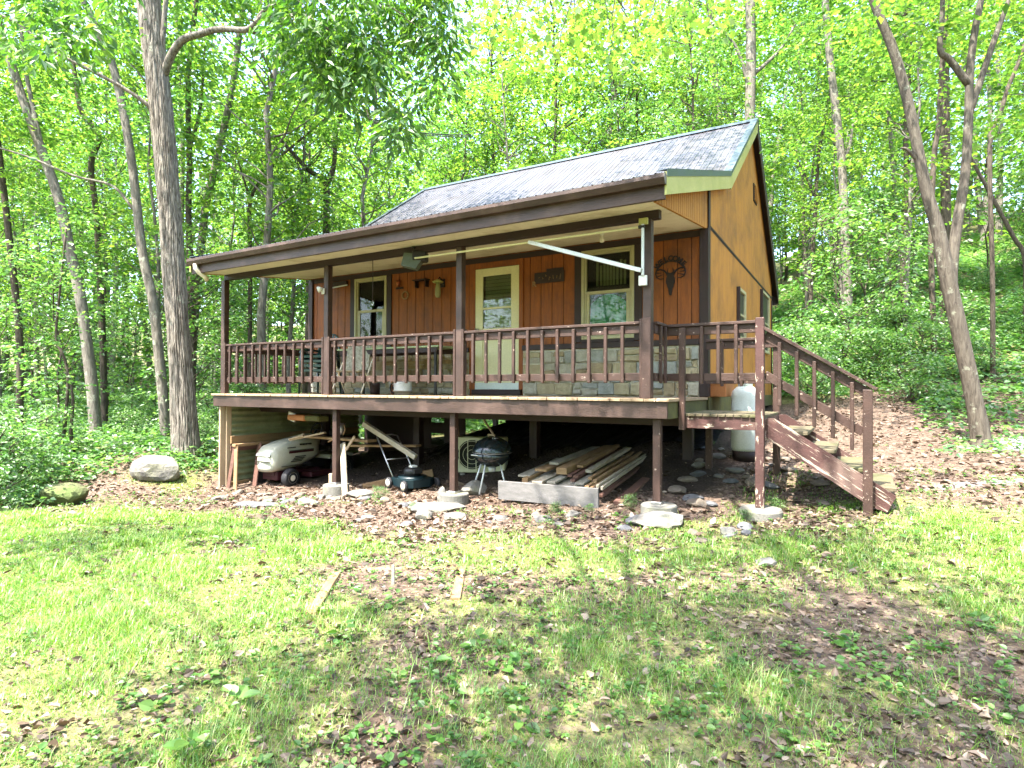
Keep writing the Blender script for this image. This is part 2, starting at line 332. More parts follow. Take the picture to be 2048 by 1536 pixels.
m_leafm = LEAF("maple_leaf", [(.055, .14, .022), (.10, .21, .034), (.145, .25, .04), (.19, .27, .045)], .58, gloss=.04)
m_leafd = LEAF("dark_leaf", [(.03, .10, .014), (.05, .14, .018), (.08, .18, .02), (.12, .22, .03)], .5, gloss=.05)
m_leafu = LEAF("understory_leaf", [(.04, .12, .028), (.065, .17, .04), (.105, .22, .05), (.16, .26, .075)], .5, gloss=.07)
m_grass = LEAF("grass_blade", [(.06, .18, .012), (.10, .24, .018), (.15, .275, .03), (.28, .31, .10)], .45)
m_weed = LEAF("weed_leaf", [(.05, .13, .02), (.08, .18, .03), (.12, .22, .04)], .35, gloss=.05)
m_litter = LEAF("dead_leaf", [(.045, .03, .02), (.095, .064, .044), (.155, .113, .082), (.26, .2, .15)], .12, [(.1, .05, .02), (.16, .08, .04), (.2, .1, .05), (.22, .12, .06)], .04)

def ground_material():
    m, n, l, out = _new("leaf_strewn_soil"); p = n.new("ShaderNodeBsdfPrincipled"); l.new(p.outputs[0], out.inputs[0]); tc = n.new("ShaderNodeTexCoord").outputs["Object"]
    at = n.new("ShaderNodeAttribute"); at.attribute_name = "cover"
    sp = n.new("ShaderNodeSeparateColor"); l.new(at.outputs["Color"], sp.inputs[0])
    a = _noise(n, l, tc, 3, 8, .7); soil = _ramp(n, l, a, [(.3, (.055, .04, .03)), (.5, (.115, .084, .063)), (.7, (.19, .146, .113))])
    vo = n.new("ShaderNodeTexVoronoi"); vo.inputs["Scale"].default_value = 24; l.new(tc, vo.inputs["Vector"])
    vs_ = n.new("ShaderNodeSeparateColor"); l.new(vo.outputs["Color"], vs_.inputs[0])
    lf = _ramp(n, l, vs_.outputs[0], [(.0, (.035, .022, .016)), (.5, (.105, .068, .05)), (1, (.22, .16, .125))])
    c = _mix(n, l, .6, soil, lf)
    mo = _noise(n, l, tc, 9, 6, .7); green = _ramp(n, l, mo, [(.3, (.085, .11, .025)), (.7, (.22, .2, .09))])
    gn = _noise(n, l, tc, 16, 5, .7)
    mm = n.new("ShaderNodeMath"); mm.operation = 'MULTIPLY_ADD'; l.new(gn, mm.inputs[0]); mm.inputs[1].default_value = .9; l.new(sp.outputs[0], mm.inputs[2])
    c = _mix(n, l, _ramp(n, l, mm.outputs[0], [(.75, (0,) * 3), (1.15, (.75,) * 3)]), c, green)
    gr = _ramp(n, l, _noise(n, l, tc, 60, 3), [(.3, (.2, .19, .19)), (.7, (.36, .34, .34))])
    m3 = n.new("ShaderNodeMath"); m3.operation = 'MULTIPLY_ADD'; l.new(gn, m3.inputs[0]); m3.inputs[1].default_value = .7; l.new(sp.outputs[1], m3.inputs[2])
    c = _mix(n, l, _ramp(n, l, m3.outputs[0], [(.75, (0,) * 3), (1.0, (.9,) * 3)]), c, gr)
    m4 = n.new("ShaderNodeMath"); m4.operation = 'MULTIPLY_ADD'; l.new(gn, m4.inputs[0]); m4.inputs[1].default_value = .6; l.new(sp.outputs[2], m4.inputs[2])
    c = _mix(n, l, _ramp(n, l, m4.outputs[0], [(.7, (0,) * 3), (1.0, (.92,) * 3)]), c, _ramp(n, l, a, [(.3, (.018, .013, .011)), (.7, (.05, .036, .028))]))  # third cover channel: shade below deck and cabin put into the soil colour
    l.new(c, p.inputs[0]); p.inputs["Roughness"].default_value = .95; p.inputs["Specular IOR Level"].default_value = .15
    b = n.new("ShaderNodeBump"); b.inputs["Strength"].default_value = .8; b.inputs["Distance"].default_value = .03; l.new(vo.outputs["Distance"], b.inputs["Height"])
    b2 = n.new("ShaderNodeBump"); b2.inputs["Strength"].default_value = .6; b2.inputs["Distance"].default_value = .03; l.new(a, b2.inputs["Height"]); l.new(b.outputs[0], b2.inputs["Normal"]); l.new(b2.outputs[0], p.inputs["Normal"])
    return m

# ------------------------------------------------------------------ the ground
def axis(lo, hi, step, far, n):
    k = np.linspace(0, 1, n + 1)[1:] ** 2.2
    return np.concatenate([(lo - k * (far + lo))[::-1], np.arange(lo, hi + 1e-6, step), hi + k * (far - hi)])
gx, gy = axis(-11., 11., .14, 180, 40), axis(-1., 17., .14, 180, 45)
XX, YY = np.meshgrid(gx, gy); ZZ = ground(XX, YY)
n0, n1 = len(gx), len(gy)
i = np.arange(n0 - 1)[None, :] + np.arange(n1 - 1)[:, None] * n0
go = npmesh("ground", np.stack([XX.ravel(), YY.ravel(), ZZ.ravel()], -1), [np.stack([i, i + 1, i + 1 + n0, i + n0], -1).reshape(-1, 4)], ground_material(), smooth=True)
go["kind"] = "structure"
ca = go.data.color_attributes.new("cover", 'FLOAT_COLOR', 'POINT')
cv = grassd(XX.ravel(), YY.ravel()); cv = np.where((YY.ravel() > 14.5) | ((XX.ravel() < -9) & (YY.ravel() > 8)) | (YY.ravel() < -4), np.maximum(cv, .75), cv)
def gravelf(x, y): return np.exp(-(((x - 9.3) / 2.4) ** 2 + ((y - 9.6 - .1 * (x - 9)) / .6) ** 2)) + .6 * np.exp(-(((x - 5.6) / 1.5) ** 2 + ((y - 7.0 - .15 * (x - 5.6)) / .28) ** 2))
gravel = gravelf(XX.ravel(), YY.ravel()); la, ls_ = hl(XX.ravel(), YY.ravel()); bare = np.clip((ls_ - .5) * 1.5, 0, 1) * (la > -7.9) * np.clip((.9 - la) * 1.5, 0, 1) * (ls_ < 9.2)  # last mask paints soil darker under deck and cabin to carry their shade
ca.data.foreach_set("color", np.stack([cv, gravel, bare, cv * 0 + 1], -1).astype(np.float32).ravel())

# ------------------------------------------------------------------ the cabin (own frame: x along porch, y into cabin, z up)
cabin = thing("cabin", "small brown wooden cabin with metal roof and raised front porch on posts", "cabin", (P0[0], P0[1], 0), YAW)
SW, SB, AW, AL, ZD, ZP = 1.913, 9.17, .263, -7.874, 1.405, 3.81
RIDGE, KINK, EAVE, BACK = (5.884, 6.897), (3.013, 4.913), (-.62, 3.77), (9.5, 3.93)
ARR, ALL = .375, -8.01
# porch floor
b = MB(); a = -8.15; k = 0
while a < .27:
    wd = .138; b.box(a, min(a + wd - .005, .274), -.115 - random.uniform(0, .018), SW - .02, ZD - .036, ZD - random.uniform(0, .004), 0, .004); a += wd
b.build("porch_floor", m_deck, cabin)
b = MB(); b.box(-8.12, .25, -.095, -.055, 1.175, ZD - .038); b.box(-8.12, -8.08, -.05, SW, 1.175, ZD - .038)
for q in np.arange(-7.6, .1, .6): b.box(q, q + .04, -.05, SW, 1.2, ZD - .038, 1)
b.box(-8.0, .2, .75, .79, 1.05, 1.198, 1)
b.build("deck_rim", [m_paint, m_paintdk], cabin)
b = MB(); b.box(.205, .25, -.05, SW + .02, 1.17, ZD - .038); b.build("deck_side_rim", m_moss, cabin)
# floor frame of the cabin and piers
b = MB(); b.box(AL, AW - .01, SW + .02, SB, 1.14, 1.38); b.build("floor_frame", m_paintdk, cabin)
b = MB(); b.box(AW - .005, AW + .02, SW + .01, SB, 1.15, 1.40); b.build("sill_board", m_moss, cabin)
for pa in (-7.6, -5.1, -2.6, -.05):
    for ps in (2.1, 5.5, 8.9):
        p = hw(pa, ps, 0); zb = gz(p.x, p.y) - .15
        if zb > 1.0: continue
        b = MB(); b.box(pa - .07, pa + .07, ps - .07, ps + .07, zb, 1.14); b.build("pier", m_paintdk, cabin)
# front wall: boards with grooves, cut round the openings
OPEN = [(-6.58, -5.735, 2.29, 3.74), (-3.69, -2.79, 1.43, 3.605), (-1.668, -.806, 2.29, 3.74)]
b = MB(); edges = sorted(set([AL] + list(np.arange(AL + .2, AW, .203)) + [AW] + [x for o in OPEN for x in o[:2]])); strip = set(np.round(np.arange(AL + .2, AW, .203), 4))
for e0, e1 in zip(edges[:-1], edges[1:]):
    if e1 - e0 < .012: continue
    iv = [(1.405, ZP)]; c = (e0 + e1) / 2
    for o0, o1, z0, z1 in OPEN:
        if o0 < c < o1: iv = [(1.405, z0), (z1, ZP)]
    for z0, z1 in iv:
        if z1 - z0 < .03: continue
        g0 = .005 if round(e0, 4) in strip else -.0005; g1 = .005 if round(e1, 4) in strip else -.0005
        b.box(e0 + g0, e1 - g1, SW, SW + .012, z0, z1, 0, .003); b.box(e0, e1, SW + .0125, SW + .05, z0, z1, 1, 0)
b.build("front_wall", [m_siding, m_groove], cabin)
# stone wainscot
b = MB()
for s0, s1 in ((AL + .1, -3.80), (-2.72, .155)):
    b.box(s0, s1, SW - .022, SW - .001, 1.407, 2.15, 4, 0)
    z = 1.415; row = 0
    while z < 2.13:
        h = random.choice((.11, .14, .17, .2)); h = min(h, 2.145 - z)
        if h < .05: break
        x = s0 + .004
        while x < s1 - .02:
            wd = random.uniform(.14, .42); wd = min(wd, s1 - x - .004)
            if s1 - x - wd < .1: wd = s1 - x - .004
            two = h > .16 and random.random() < .35
            for zz0, zz1 in (((z, z + h * .5), (z + h * .5, z + h)) if two else ((z, z + h),)):
                t = random.uniform(.018, .048); o = len(b.v)
                b.box(x + .011, x + wd - .011, SW - .022 - t, SW - .015, zz0 + .010, zz1 - .010, random.choice((0, 0, 0, 1, 1, 2, 2, 3)), random.uniform(.012, .022))
                j = np.random.default_rng(o).normal(0, .0085, (len(b.v) - o, 3))
                for q in range(o, len(b.v)): b.v[q] = tuple(np.array(b.v[q]) + j[q - o] * (1, .8, 1))
            x += wd
        z += h
b.build("stone_wainscot", m_stones + [m_mortar], cabin)
b = MB(); b.box(AL, -3.80, SW - .065, SW - .001, 2.151, 2.235); b.box(-2.72, .155, SW - .065, SW - .001, 2.151, 2.235); b.box(AL, AW, SW - .02, SW - .001, 3.70, ZP - .02)
b.build("wall_trim", m_paintdk, cabin)
b = MB(); b.box(.157, AW + .022, SW - .045, SW - .001, 1.41, 3.80); b.box(AW + .001, AW + .022, SW + .002, SW + .1, 1.41, 4.38); b.build("corner_trim", m_paintdk, cabin)
b = MB(); b.box(AL - .02, AL + .1, SW - .045, SW - .001, 1.41, 3.78); b.build("corner_trim", m_paintdk, cabin)
# side and back walls
def roofz(s):
    for (s0, z0), (s1, z1) in ((EAVE, KINK), (KINK, RIDGE), (RIDGE, BACK)):
        if s <= s1: return z0 + (z1 - z0) * (s - s0) / (s1 - s0)
    return BACK[1]
SZ = Matrix(((0, 0, 1, 0), (1, 0, 0, 0), (0, 1, 0, 0), (0, 0, 0, 1)))      # (s, z, a) -> (a, s, z)
TH = .10
gab = [(SW + .013, 1.40), (SB, 1.40), (SB, roofz(SB) - TH), (RIDGE[0], RIDGE[1] - TH), (KINK[0], KINK[1] - TH), (SW + .013, roofz(SW) - TH)]
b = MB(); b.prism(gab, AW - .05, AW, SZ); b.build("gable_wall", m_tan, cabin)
b = MB(); b.bar((AW + .004, 2.02, 3.865), (AW + .004, SB - .02, 3.80), .012, .03, (0, 0, 1)); b.bar((AW + .003, 2.02, 3.835), (AW + .003, SB - .02, 3.772), .006, .018, (0, 0, 1)); b.build("gable_seam", m_iron, cabin)
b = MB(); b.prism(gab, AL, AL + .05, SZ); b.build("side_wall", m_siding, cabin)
b = MB(); b.box(AL + .05, AW - .05, SB - .05, SB, 1.40, 3.90); b.build("back_wall", m_siding, cabin)
b = MB(); b.box(AW + .001, AW + .02, SB - .09, SB + .002, 1.41, 3.72); b.build("corner_trim", m_paintdk, cabin)
# porch gable infill of narrow boards above the ceiling
def ceilz(s): return 3.506 + (ZP - 3.506) * (s + .565) / (SW + .565)
for aa, nm in ((AW - .035, "porch_gable_boards"), (AL, "porch_gable_boards")):
    b = MB(); s = -.56
    while s < SW - .01:
        e = min(s + .1, SW); b.prism([(s + .006, ceilz(s) - .012), (e - .006, ceilz(e) - .012), (e - .006, roofz(e) - TH), (s + .006, roofz(s) - TH)], aa, aa + .03, SZ); s = e
    b.prism([(-.56, ceilz(-.56)), (SW, ceilz(SW)), (SW, roofz(SW) - TH - .01), (-.56, roofz(-.56) - TH - .01)], aa + .002, aa + .024, SZ, 1)
    b.build(nm, [m_tan, m_groove], cabin)
b = MB(); b.prism([(-.56, ceilz(-.56)), (SW - .002, ceilz(SW)), (SW - .002, ceilz(SW) + .015), (-.56, ceilz(-.56) + .015)], AL + .03, AW - .036, SZ); b.build("porch_ceiling", m_ceil, cabin)
b = MB(); b.box(AL - .02, .14, -.055, .055, 3.475, 3.578); b.build("porch_beam", m_paintdk, cabin)
# roof
PROF = [(0, 0), (.008, .010), (.022, .010), (.030, 0), (.072, 0), (.076, .003), (.084, .003), (.088, 0)]
xs, hs = [], []
q = ALL
while q < ARR - .12:
    for dx, hh in PROF: xs.append(q + dx); hs.append(hh)
    q += .118
xs.append(ARR); hs.append(0)
b = MB()
for (s0, z0), (s1, z1) in ((EAVE, KINK), (KINK, RIDGE), (RIDGE, BACK)):
    nx, nz = -(z1 - z0), (s1 - s0); L = math.hypot(nx, nz); nx, nz = nx / L, nz / L
    top = [(x, s0 + nx * h, z0 + nz * h) for x, h in zip(xs, hs)] + [(x, s1 + nx * h, z1 + nz * h) for x, h in zip(xs, hs)]
    n = len(xs); b.add(top, [[i, i + 1, n + i + 1, n + i] for i in range(n - 1)], 0)
    b.prism([(s0, z0 - .006), (s1, z1 - .006), (s1, z1 - .05), (s0, z0 - .05)], ALL + .01, ARR - .012, SZ, 1)
roof = b.build("roof", [m_metal, m_paintdk], cabin, recalc=False)
b = MB()
dn = (RIDGE[0] - KINK[0], RIDGE[1] - KINK[1]); L = math.hypot(*dn); f1 = (dn[0] / L, dn[1] / L); db = (BACK[0] - RIDGE[0], BACK[1] - RIDGE[1]); L = math.hypot(*db); f2 = (db[0] / L, db[1] / L)
b.prism([(RIDGE[0] - f1[0] * .16, RIDGE[1] - f1[1] * .16 + .034), (RIDGE[0], RIDGE[1] + .045), (RIDGE[0] + f2[0] * .16, RIDGE[1] + f2[1] * .16 + .034), (RIDGE[0], RIDGE[1] + .036)], ALL - .01, ARR + .008, SZ); b.build("ridge_cap", m_ridge, roof)
def rake(p, q, name, mt, h, cap):
    for a0, a1 in ((ARR - .01, ARR + .014), (ALL - .014, ALL + .01)):
        d = (q[0] - p[0], q[1] - p[1]); L = math.hypot(*d); n = (-d[1] / L, d[0] / L)
        b = MB(); b.prism([(p[0], p[1] - h), (q[0], q[1] - h), (q[0], q[1] + .01), (p[0], p[1] + .01)], a0, a1, SZ, 0)
        e0, e1 = (a0 - .09, a1 + .006) if a0 > 0 else (a0 - .006, a1 + .09)
        b.prism([(p[0], p[1] + .030), (q[0], q[1] + .030), (q[0], q[1] + .038), (p[0], p[1] + .038)], e0, e1, SZ, 1)
        o0, o1 = (a1 + .001, a1 + .006) if a0 > 0 else (a0 - .006, a0 - .001)
        b.prism([(p[0], p[1] - cap), (q[0], q[1] - cap), (q[0], q[1] + .032), (p[0], p[1] + .032)], o0, o1, SZ, 1)
        b.build(name, [mt, m_ridge], roof)
rake(EAVE, KINK, "rake_board", m_olive, .235, .045); rake(KINK, RIDGE, "rake_board", m_olive, .25, .03); rake(RIDGE, (BACK[0] + .02, BACK[1]), "rake_board", m_paintdk, .27, .015)
b = MB(); b.box(AW + .003, ARR - .012, KINK[0] - 1.2, KINK[0] + .01, 0, .01) if False else None
b = MB(); b.prism([(RIDGE[0], RIDGE[1] - .06), (BACK[0], BACK[1] - .06), (BACK[0], BACK[1] - .075), (RIDGE[0], RIDGE[1] - .075)], AW + .003, ARR - .013, SZ); b.prism([(KINK[0], KINK[1] - .06), (RIDGE[0], RIDGE[1] - .06), (RIDGE[0], RIDGE[1] - .075), (KINK[0], KINK[1] - .075)], AW + .003, ARR - .013, SZ)
b.box(ALL + .02, ARR - .014, BACK[0] - .015, BACK[0] + .01, BACK[1] - .27, BACK[1] - .055); b.build("eave_board", m_paintdk, roof)
b = MB(); b.box(ALL + .012, ARR - .012, -.60, -.565, 3.50, 3.725); b.build("fascia", m_paint, cabin)
b = MB(); gp = [(-.602, 3.745), (-.602, 3.64), (-.665, 3.64), (-.70, 3.70), (-.70, 3.74), (-.692, 3.74), (-.692, 3.705), (-.66, 3.65), (-.61, 3.65), (-.61, 3.745)]
b.prism(gp, ALL + .01, ARR + .004, SZ, 0); gut = b.build("gutter", m_paint, cabin)
b = MB(); b.prism([(-.604, 3.75), (-.604, 3.638), (-.668, 3.638), (-.704, 3.70), (-.704, 3.75)], ARR + .005, ARR + .011, SZ); b.build("gutter_end_cap", m_conc, gut)
b = MB(); b.tube([(-7.80, -.65, 3.65), (-7.80, -.65, 3.58), (-7.77, -.60, 3.51), (-7.74, -.52, 3.45), (-7.76, -.46, 3.40)], .04, 10); b.build("gutter_elbow", m_ceil, gut)
# gable vent and gable windows
b = MB(); b.box(AW + .001, AW + .02, 6.15, 6.56, 5.38, 5.74, 0)
for k in range(7): b.box(AW + .021, AW + .045, 6.19, 6.52, 5.41 + k * .045, 5.43 + k * .045, 1)
b.build("gable_vent", [m_dark, m_tan], cabin)
for s0, s1, z0, z1 in ((4.24, 4.99, 2.40, 3.33), (7.15, 8.40, 2.35, 3.72)):
    b = MB(); t = .06
    b.box(AW + .001, AW + .06, s0, s0 + t, z0, z1, 1); b.box(AW + .001, AW + .05, s1 - t, s1, z0, z1); b.box(AW + .001, AW + .05, s0 + t, s1 - t, z1 - t, z1); b.box(AW + .001, AW + .06, s0 + t, s1 - t, z0, z0 + t)
    win = b.build("side_window", [m_wframe, m_paintdk], cabin)
    b = MB(); b.box(AW + .006, AW + .012, s0 + t, s1 - t, z0 + t, z1 - t, 0, 0); b.build("window_pane", m_black, win)
    b = MB(); b.box(AW + .013, AW + .03, s0 + t, s1 - t, (z0 + z1) / 2 - .02, (z0 + z1) / 2 + .02); b.build("sash_bar", m_wframe, win)
# front windows
def front_window(a0, a1, z0, z1, zm, lower):
    b = MB(); t = .045; F = SW - .03
    for t0, t1, y0, y1, mi in ((0, .045, F, SW + .05, 0), (.045, .075, F + .02, SW + .05, 0)):
        b.box(a0 + t0, a0 + t1, y0, y1, z0 + t0, z1 - t0, mi); b.box(a1 - t1, a1 - t0, y0, y1, z0 + t0, z1 - t0, mi)
        b.box(a0 + t1, a1 - t1, y0, y1, z1 - t1, z1 - t0, mi); b.box(a0 + t1, a1 - t1, y0, y1, z0 + t0, z0 + t1, mi)
    w0 = b.build("window", m_wframe, cabin)
    b = MB(); b.box(a0 + .076, a1 - .076, F + .025, SW + .04, zm - .025, zm + .025)
    b.box(a0 + .076, a0 + .13, F + .026, SW + .035, z0 + .076, zm - .026); b.box(a1 - .13, a1 - .076, F + .026, SW + .035, z0 + .076, zm - .026); b.box(a0 + .131, a1 - .131, F + .026, SW + .035, z0 + .076, z0 + .13); b.build("sash", m_wframe, w0)
    b = MB(); b.box(a0 + .077, a1 - .077, SW + .03, SW + .034, zm + .026, z1 - .077, 0, 0); b.build("upper_pane", m_glass, w0)
    b = MB(); b.box(a0 + .131, a1 - .131, SW + .012, SW + .016, z0 + .131, zm - .026, 0, 0); b.build("lower_pane", m_glass, w0)
    if lower == "green":
        b = MB(); n = 14; vs = []
        for j in range(n + 1):
            for i in range(n + 1):
                u, v = i / n, j / n; top = zm - .03 - .16 * (2 * u - 1) ** 2
                vs.append((a0 + .12 + u * (a1 - a0 - .24), SW + .05 + .03 * math.sin(u * 9 + v * 3) * .4 + .02 * math.cos(v * 7 + u * 4), z0 + .1 + v * (top - z0 - .1)))
        b.add(vs, [[j * (n + 1) + i, j * (n + 1) + i + 1, (j + 1) * (n + 1) + i + 1, (j + 1) * (n + 1) + i] for j in range(n) for i in range(n)], 0, True)
        o = b.build("window_cloth", m_greenfilm, w0)
        b = MB()
        for k in range(9): x = a0 + .2 + k * .055 + random.uniform(-.01, .01); b.box(x, x + .04, SW + .12, SW + .125, zm + .12, zm + .55 - random.uniform(0, .12), 0, 0)
        b.build("curtain", m_blind, w0)
    else:
        b = MB(); b.box(a0 + .09, a1 - .09, SW + .1, SW + .11, zm + .02, z1 - .1, 0, 0); b.build("roller_shade", M("green_shade", (.02, .05, .015), None, 3, .8, .1), w0)
    b = MB(); F2 = SW - .025
    b.box(a0 - .12, a0 - .001, F2, SW - .001, z0 - .04, 3.698); b.box(a1 + .001, a1 + .12, F2, SW - .001, z0 - .04, 3.698); b.box(a0, a1, F2, SW - .001, z0 - .05, z0 - .001)
    b.build("window_trim", m_paintdk, w0)
front_window(-6.58, -5.735, 2.29, 3.69, 3.03, "shade"); front_window(-1.668, -.806, 2.29, 3.69, 3.02, "green")
# storm door
b = MB(); a0, a1, z0, z1 = -3.68, -2.80, 1.50, 3.595; g0, g1, h0, h1 = -3.526, -2.958, 2.555, 3.46; y0, y1 = SW - .02, SW + .02
b.box(a0, g0, y0, y1, z0, z1); b.box(g1, a1, y0, y1, z0, z1); b.box(g0, g1, y0, y1, h1, z1); b.box(g0, g1, y0, y1, 2.36, h0); b.box(g0, g1, y0, y1, z0, 1.62)
b.box(g0, g1, y0 + .012, y1, 1.62, 2.36); b.box(g0, g1, y0 + .004, y1 - .01, 2.885, 2.92)
door = b.build("storm_door", m_door, cabin)
b = MB(); b.box(g0, g1, SW - .004, SW, h0, 2.885, 0, 0); b.box(g0, g1, SW - .004, SW, 2.92, h1, 0, 0); b.build("door_pane", m_glass, door)
b = MB()
for k in range(14): b.box(g0 + .01, g1 - .01, SW + .05, SW + .058, 2.60 + k * .062, 2.655 + k * .062, 0, .003)
b.build("door_blind", m_blind, door)
b = MB(); b.box(-3.66, -3.60, y0 - .05, y0 - .001, 2.46, 2.56, 0, .01); b.tube([(-3.63, y0 - .05, 2.47), (-3.63, y0 - .07, 2.5), (-3.63, y0 - .07, 2.56)], .012, 8); b.build("door_handle", m_steel, door)
b = MB(); b.box(a0, a1, y0 - .006, y0 + .01, 1.50, 1.615); b.build("door_sweep", m_doorwhite, door)
b = MB(); b.box(a0 - .05, a1 + .05, SW - .06, SW + .02, ZD + .004, 1.495); b.build("door_sill", m_paintdk, cabin)
b = MB(); b.box(-3.80, a0 - .002, SW - .03, SW - .001, 1.50, 3.698); b.box(a1 + .002, -2.72, SW - .03, SW - .001, 1.50, 3.698); b.box(a0 - .001, a1 + .001, SW - .03, SW - .001, 3.60, 3.698); b.build("door_trim", m_siding, cabin)
# posts, beam, railings
T = (0, -2.655, -5.257, -7.93)
for t in T:
    b = MB(); b.box(t - .05, t + .05, -.05, .05, ZD, 3.474, 0, .006)
    for sg in (-1, 1):
        if t == -7.93 and sg < 0: continue
        if t == 0 and sg > 0: continue
        b.box(t + sg * .0515, t + sg * .088, -.06, .03, ZD, 2.33, 1, .006)
    if t == 0: b.box(-.055, .055, -.088, -.052, ZD, 2.335, 1, .006)
    b.build("porch_post", [m_paint, m_worn], cabin)
def railing(p, q, bal, z=(2.265, 2.30), name="railing", front=-.03, mt=None):
    """p, q: plan ends (a, s); bal: positions 0..L of balusters; front: side offset"""
    P, Q = Vector((p[0], p[1], 0)), Vector((q[0], q[1], 0)); d = (Q - P).normalized(); n = Vector((d.y, -d.x, 0)); mt = mt or m_worn
    b = MB(); up = Vector((0, 0, 1))
    b.bar(P + up * 2.284, Q + up * 2.284, .10, .034, (0, 0, 1), 0, .005)
    b.bar(P + up * 2.215, Q + up * 2.215, .038, .10, (0, 0, 1), 0); b.bar(P + up * 1.655, Q + up * 1.655, .038, .09, (0, 0, 1), 0)
    r = b.build(name, [mt], cabin)
    for t in bal:
        c = P + d * t + n * (.019 + .021); lean = random.uniform(-.006, .006)
        b = MB(); b.bar(c + up * 1.585, c + up * (2.26 - random.uniform(0, .012)) + d * lean, .04, .038, tuple(n), 0, .006); b.build("baluster", mt, r)
    return r
for (t0, t1, lst) in ((-7.84, -5.35, [(-7.72 + .213 * k) for k in range(11)]), (-5.165, -2.745, [-5.06 + .2095 * k for k in range(11)]), (-2.565, -.09, [-2.42 + .2125 * k for k in range(11)])):
    railing((t0, 0), (t1, 0), [x - t0 for x in lst])
railing((-7.95, SW - .05), (-7.95, .06), [.12 + .21 * k for k in range(9)])
railing((.05, .06), (.05, .47), [.14, .33])
for t, gb in ((.10, 0), (-2.79, 0), (-5.10, 0)):
    p = hw(t, .05, 0); zg = gz(p.x, p.y); zt = {.10: .185, -2.79: .05, -5.10: -.02}[t]
    b = MB(); b.box(t - .045, t + .045, .0, .09, zt, 1.17, 0, .006); b.box(t - .06, t + .06, -.01, .1, zt, zt + .03, 1, .004); b.build("deck_post", [m_worn, m_steel], cabin)
    b = MB(); M_ = Matrix.Translation((t + .02, .03, 0)); b.lathe([(.205, zg - .2), (.205, zt - .012), (.198, zt), (.0001, zt)], 32, M_, sm=False); b.build("concrete_footing", m_conc, cabin)
b = MB(); b.box(-5.22, -5.15, .0, .07, -.02, .14); b.build("post_block", m_stud, cabin)
b = MB(); b.box(-8.0, -7.955, -.06, .08, -.45, 1.17); b.box(-7.953, -7.915, .04, .14, -.45, 1.17); b.build("corner_stud", m_stud, cabin)
# corrugated side screen under the porch, with rails
b = MB(); zz = np.arange(-.42, 1.17, .018); n = len(zz)
vs = [(-7.93 + .022 * math.sin(z * 2 * math.pi / .115), s, z) for s in (.14, 3.4) for z in zz]
b.add(vs, [[i, i + 1, n + i + 1, n + i] for i in range(n - 1)], 0, True); vs2 = [(x - .006, s, z) for x, s, z in vs]; b.add(vs2, [[i, i + 1, n + i + 1, n + i] for i in range(n - 1)], 0, True)
b.box(-7.90, -7.86, .1, 3.3, .48, .62, 1); b.box(-7.90, -7.87, .1, 3.3, .34, .44, 2); b.box(-7.90, -7.86, .1, 3.3, -.36, -.22, 1)
b.build("side_screen", [m_corr, m_lum[0], m_lum[2]], cabin)
# dark skirting boards under the cabin behind the tractor
b = MB()
for a0, a1, z0, z1 in ((-7.86, -5.9, -.4, 1.14), (-5.9, -5.55, .55, .78), (-5.9, -5.55, .98, 1.14), (-5.9, -5.55, -.4, .3), (-5.55, -5.0, -.4, 1.14)): b.box(a0 + .002, a1 - .002, 3.5, 3.53, z0, z1)
b.build("skirting_board", m_paintdk, cabin)
# landing and stairs
LZ, L0, L1, LS0, LS1 = 1.225, .275, 1.21, .45, 1.75
b = MB(); x = L0
while x < L1 - .02: b.box(x, x + .078, LS0 - .045 - random.uniform(0, .012), LS1, LZ - .032, LZ, 0, .004); x += .0855
b.build("landing_floor", m_tread, cabin)
b = MB(); b.box(L0, L1 - .04, LS0 - .03, LS0 + .01, 1.05, LZ - .034, 0); b.box(L0, L1, LS1 - .04, LS1, 1.05, LZ - .034, 0); b.box(L1 - .038, L1, LS0 - .03, LS1 - .041, 1.05, LZ - .034, 0); b.build("landing_rim", m_peel, cabin)
def lpost(a, s, z0, z1, nm, w_=.085, mt=None):
    b = MB(); b.box(a - w_ / 2, a + w_ / 2, s - w_ / 2, s + w_ / 2, z0, z1, 0, .006); return b.build(nm, mt or m_worn, cabin)
lpost(.295, LS0 - .065, 1.03, 2.245, "landing_post", .07); lpost(1.16, LS0 - .075, .20, 2.315, "landing_post", .092, m_peelv); lpost(1.175, LS1 + .05, .3, 2.13, "landing_post")
p = hw(.31, 1.75, 0); lpost(.31, 1.80, gz(p.x, p.y) - .1, 1.05, "landing_post")
p = hw(1.16, .38, 0); b = MB(); b.lathe([(.23, gz(p.x, p.y) - .2), (.225, .17), (.21, .195), (.0001, .2)], 28, Matrix.Translation((1.17, .37, 0)), sm=False); b.build("concrete_footing", m_conc, cabin)
def lrail(a0, a1, s, dz, bal, f):
    b = MB(); b.box(a0, a1, s - .05, s + .05, 2.262 + dz, 2.297 + dz, 0); b.box(a0, a1, s - .019, s + .019, 2.16 + dz, 2.26 + dz, 0); b.box(a0, a1, s - .019, s + .019, 1.61 + dz * .2, 1.70 + dz * .2, 0)
    r = b.build("landing_rail", m_worn, cabin)
    for x in bal: b = MB(); b.box(x - .02, x + .02, s + f - .019, s + f + .019, 1.575 + dz * .2, 2.255 + dz, 0, .006); b.build("baluster", m_worn, r)
lrail(.0, 1.112, LS0 + .02, 0, [.51, .70, .895], -.04); lrail(.285, 1.2, LS1, -.09, [.5, .75, .98], -.04)
b = MB()
for y in (LS0 - .01, LS1 - .06):
    b.prism([(1.215, 1.19), (1.30, 1.19), (2.44, .43), (2.36, .26), (2.22, .30), (1.215, .97)], y, y + .04, Matrix(((1, 0, 0, 0), (0, 0, 1, 0), (0, 1, 0, 0), (0, 0, 0, 1))))
stairs = b.build("stairs", m_peels, cabin)
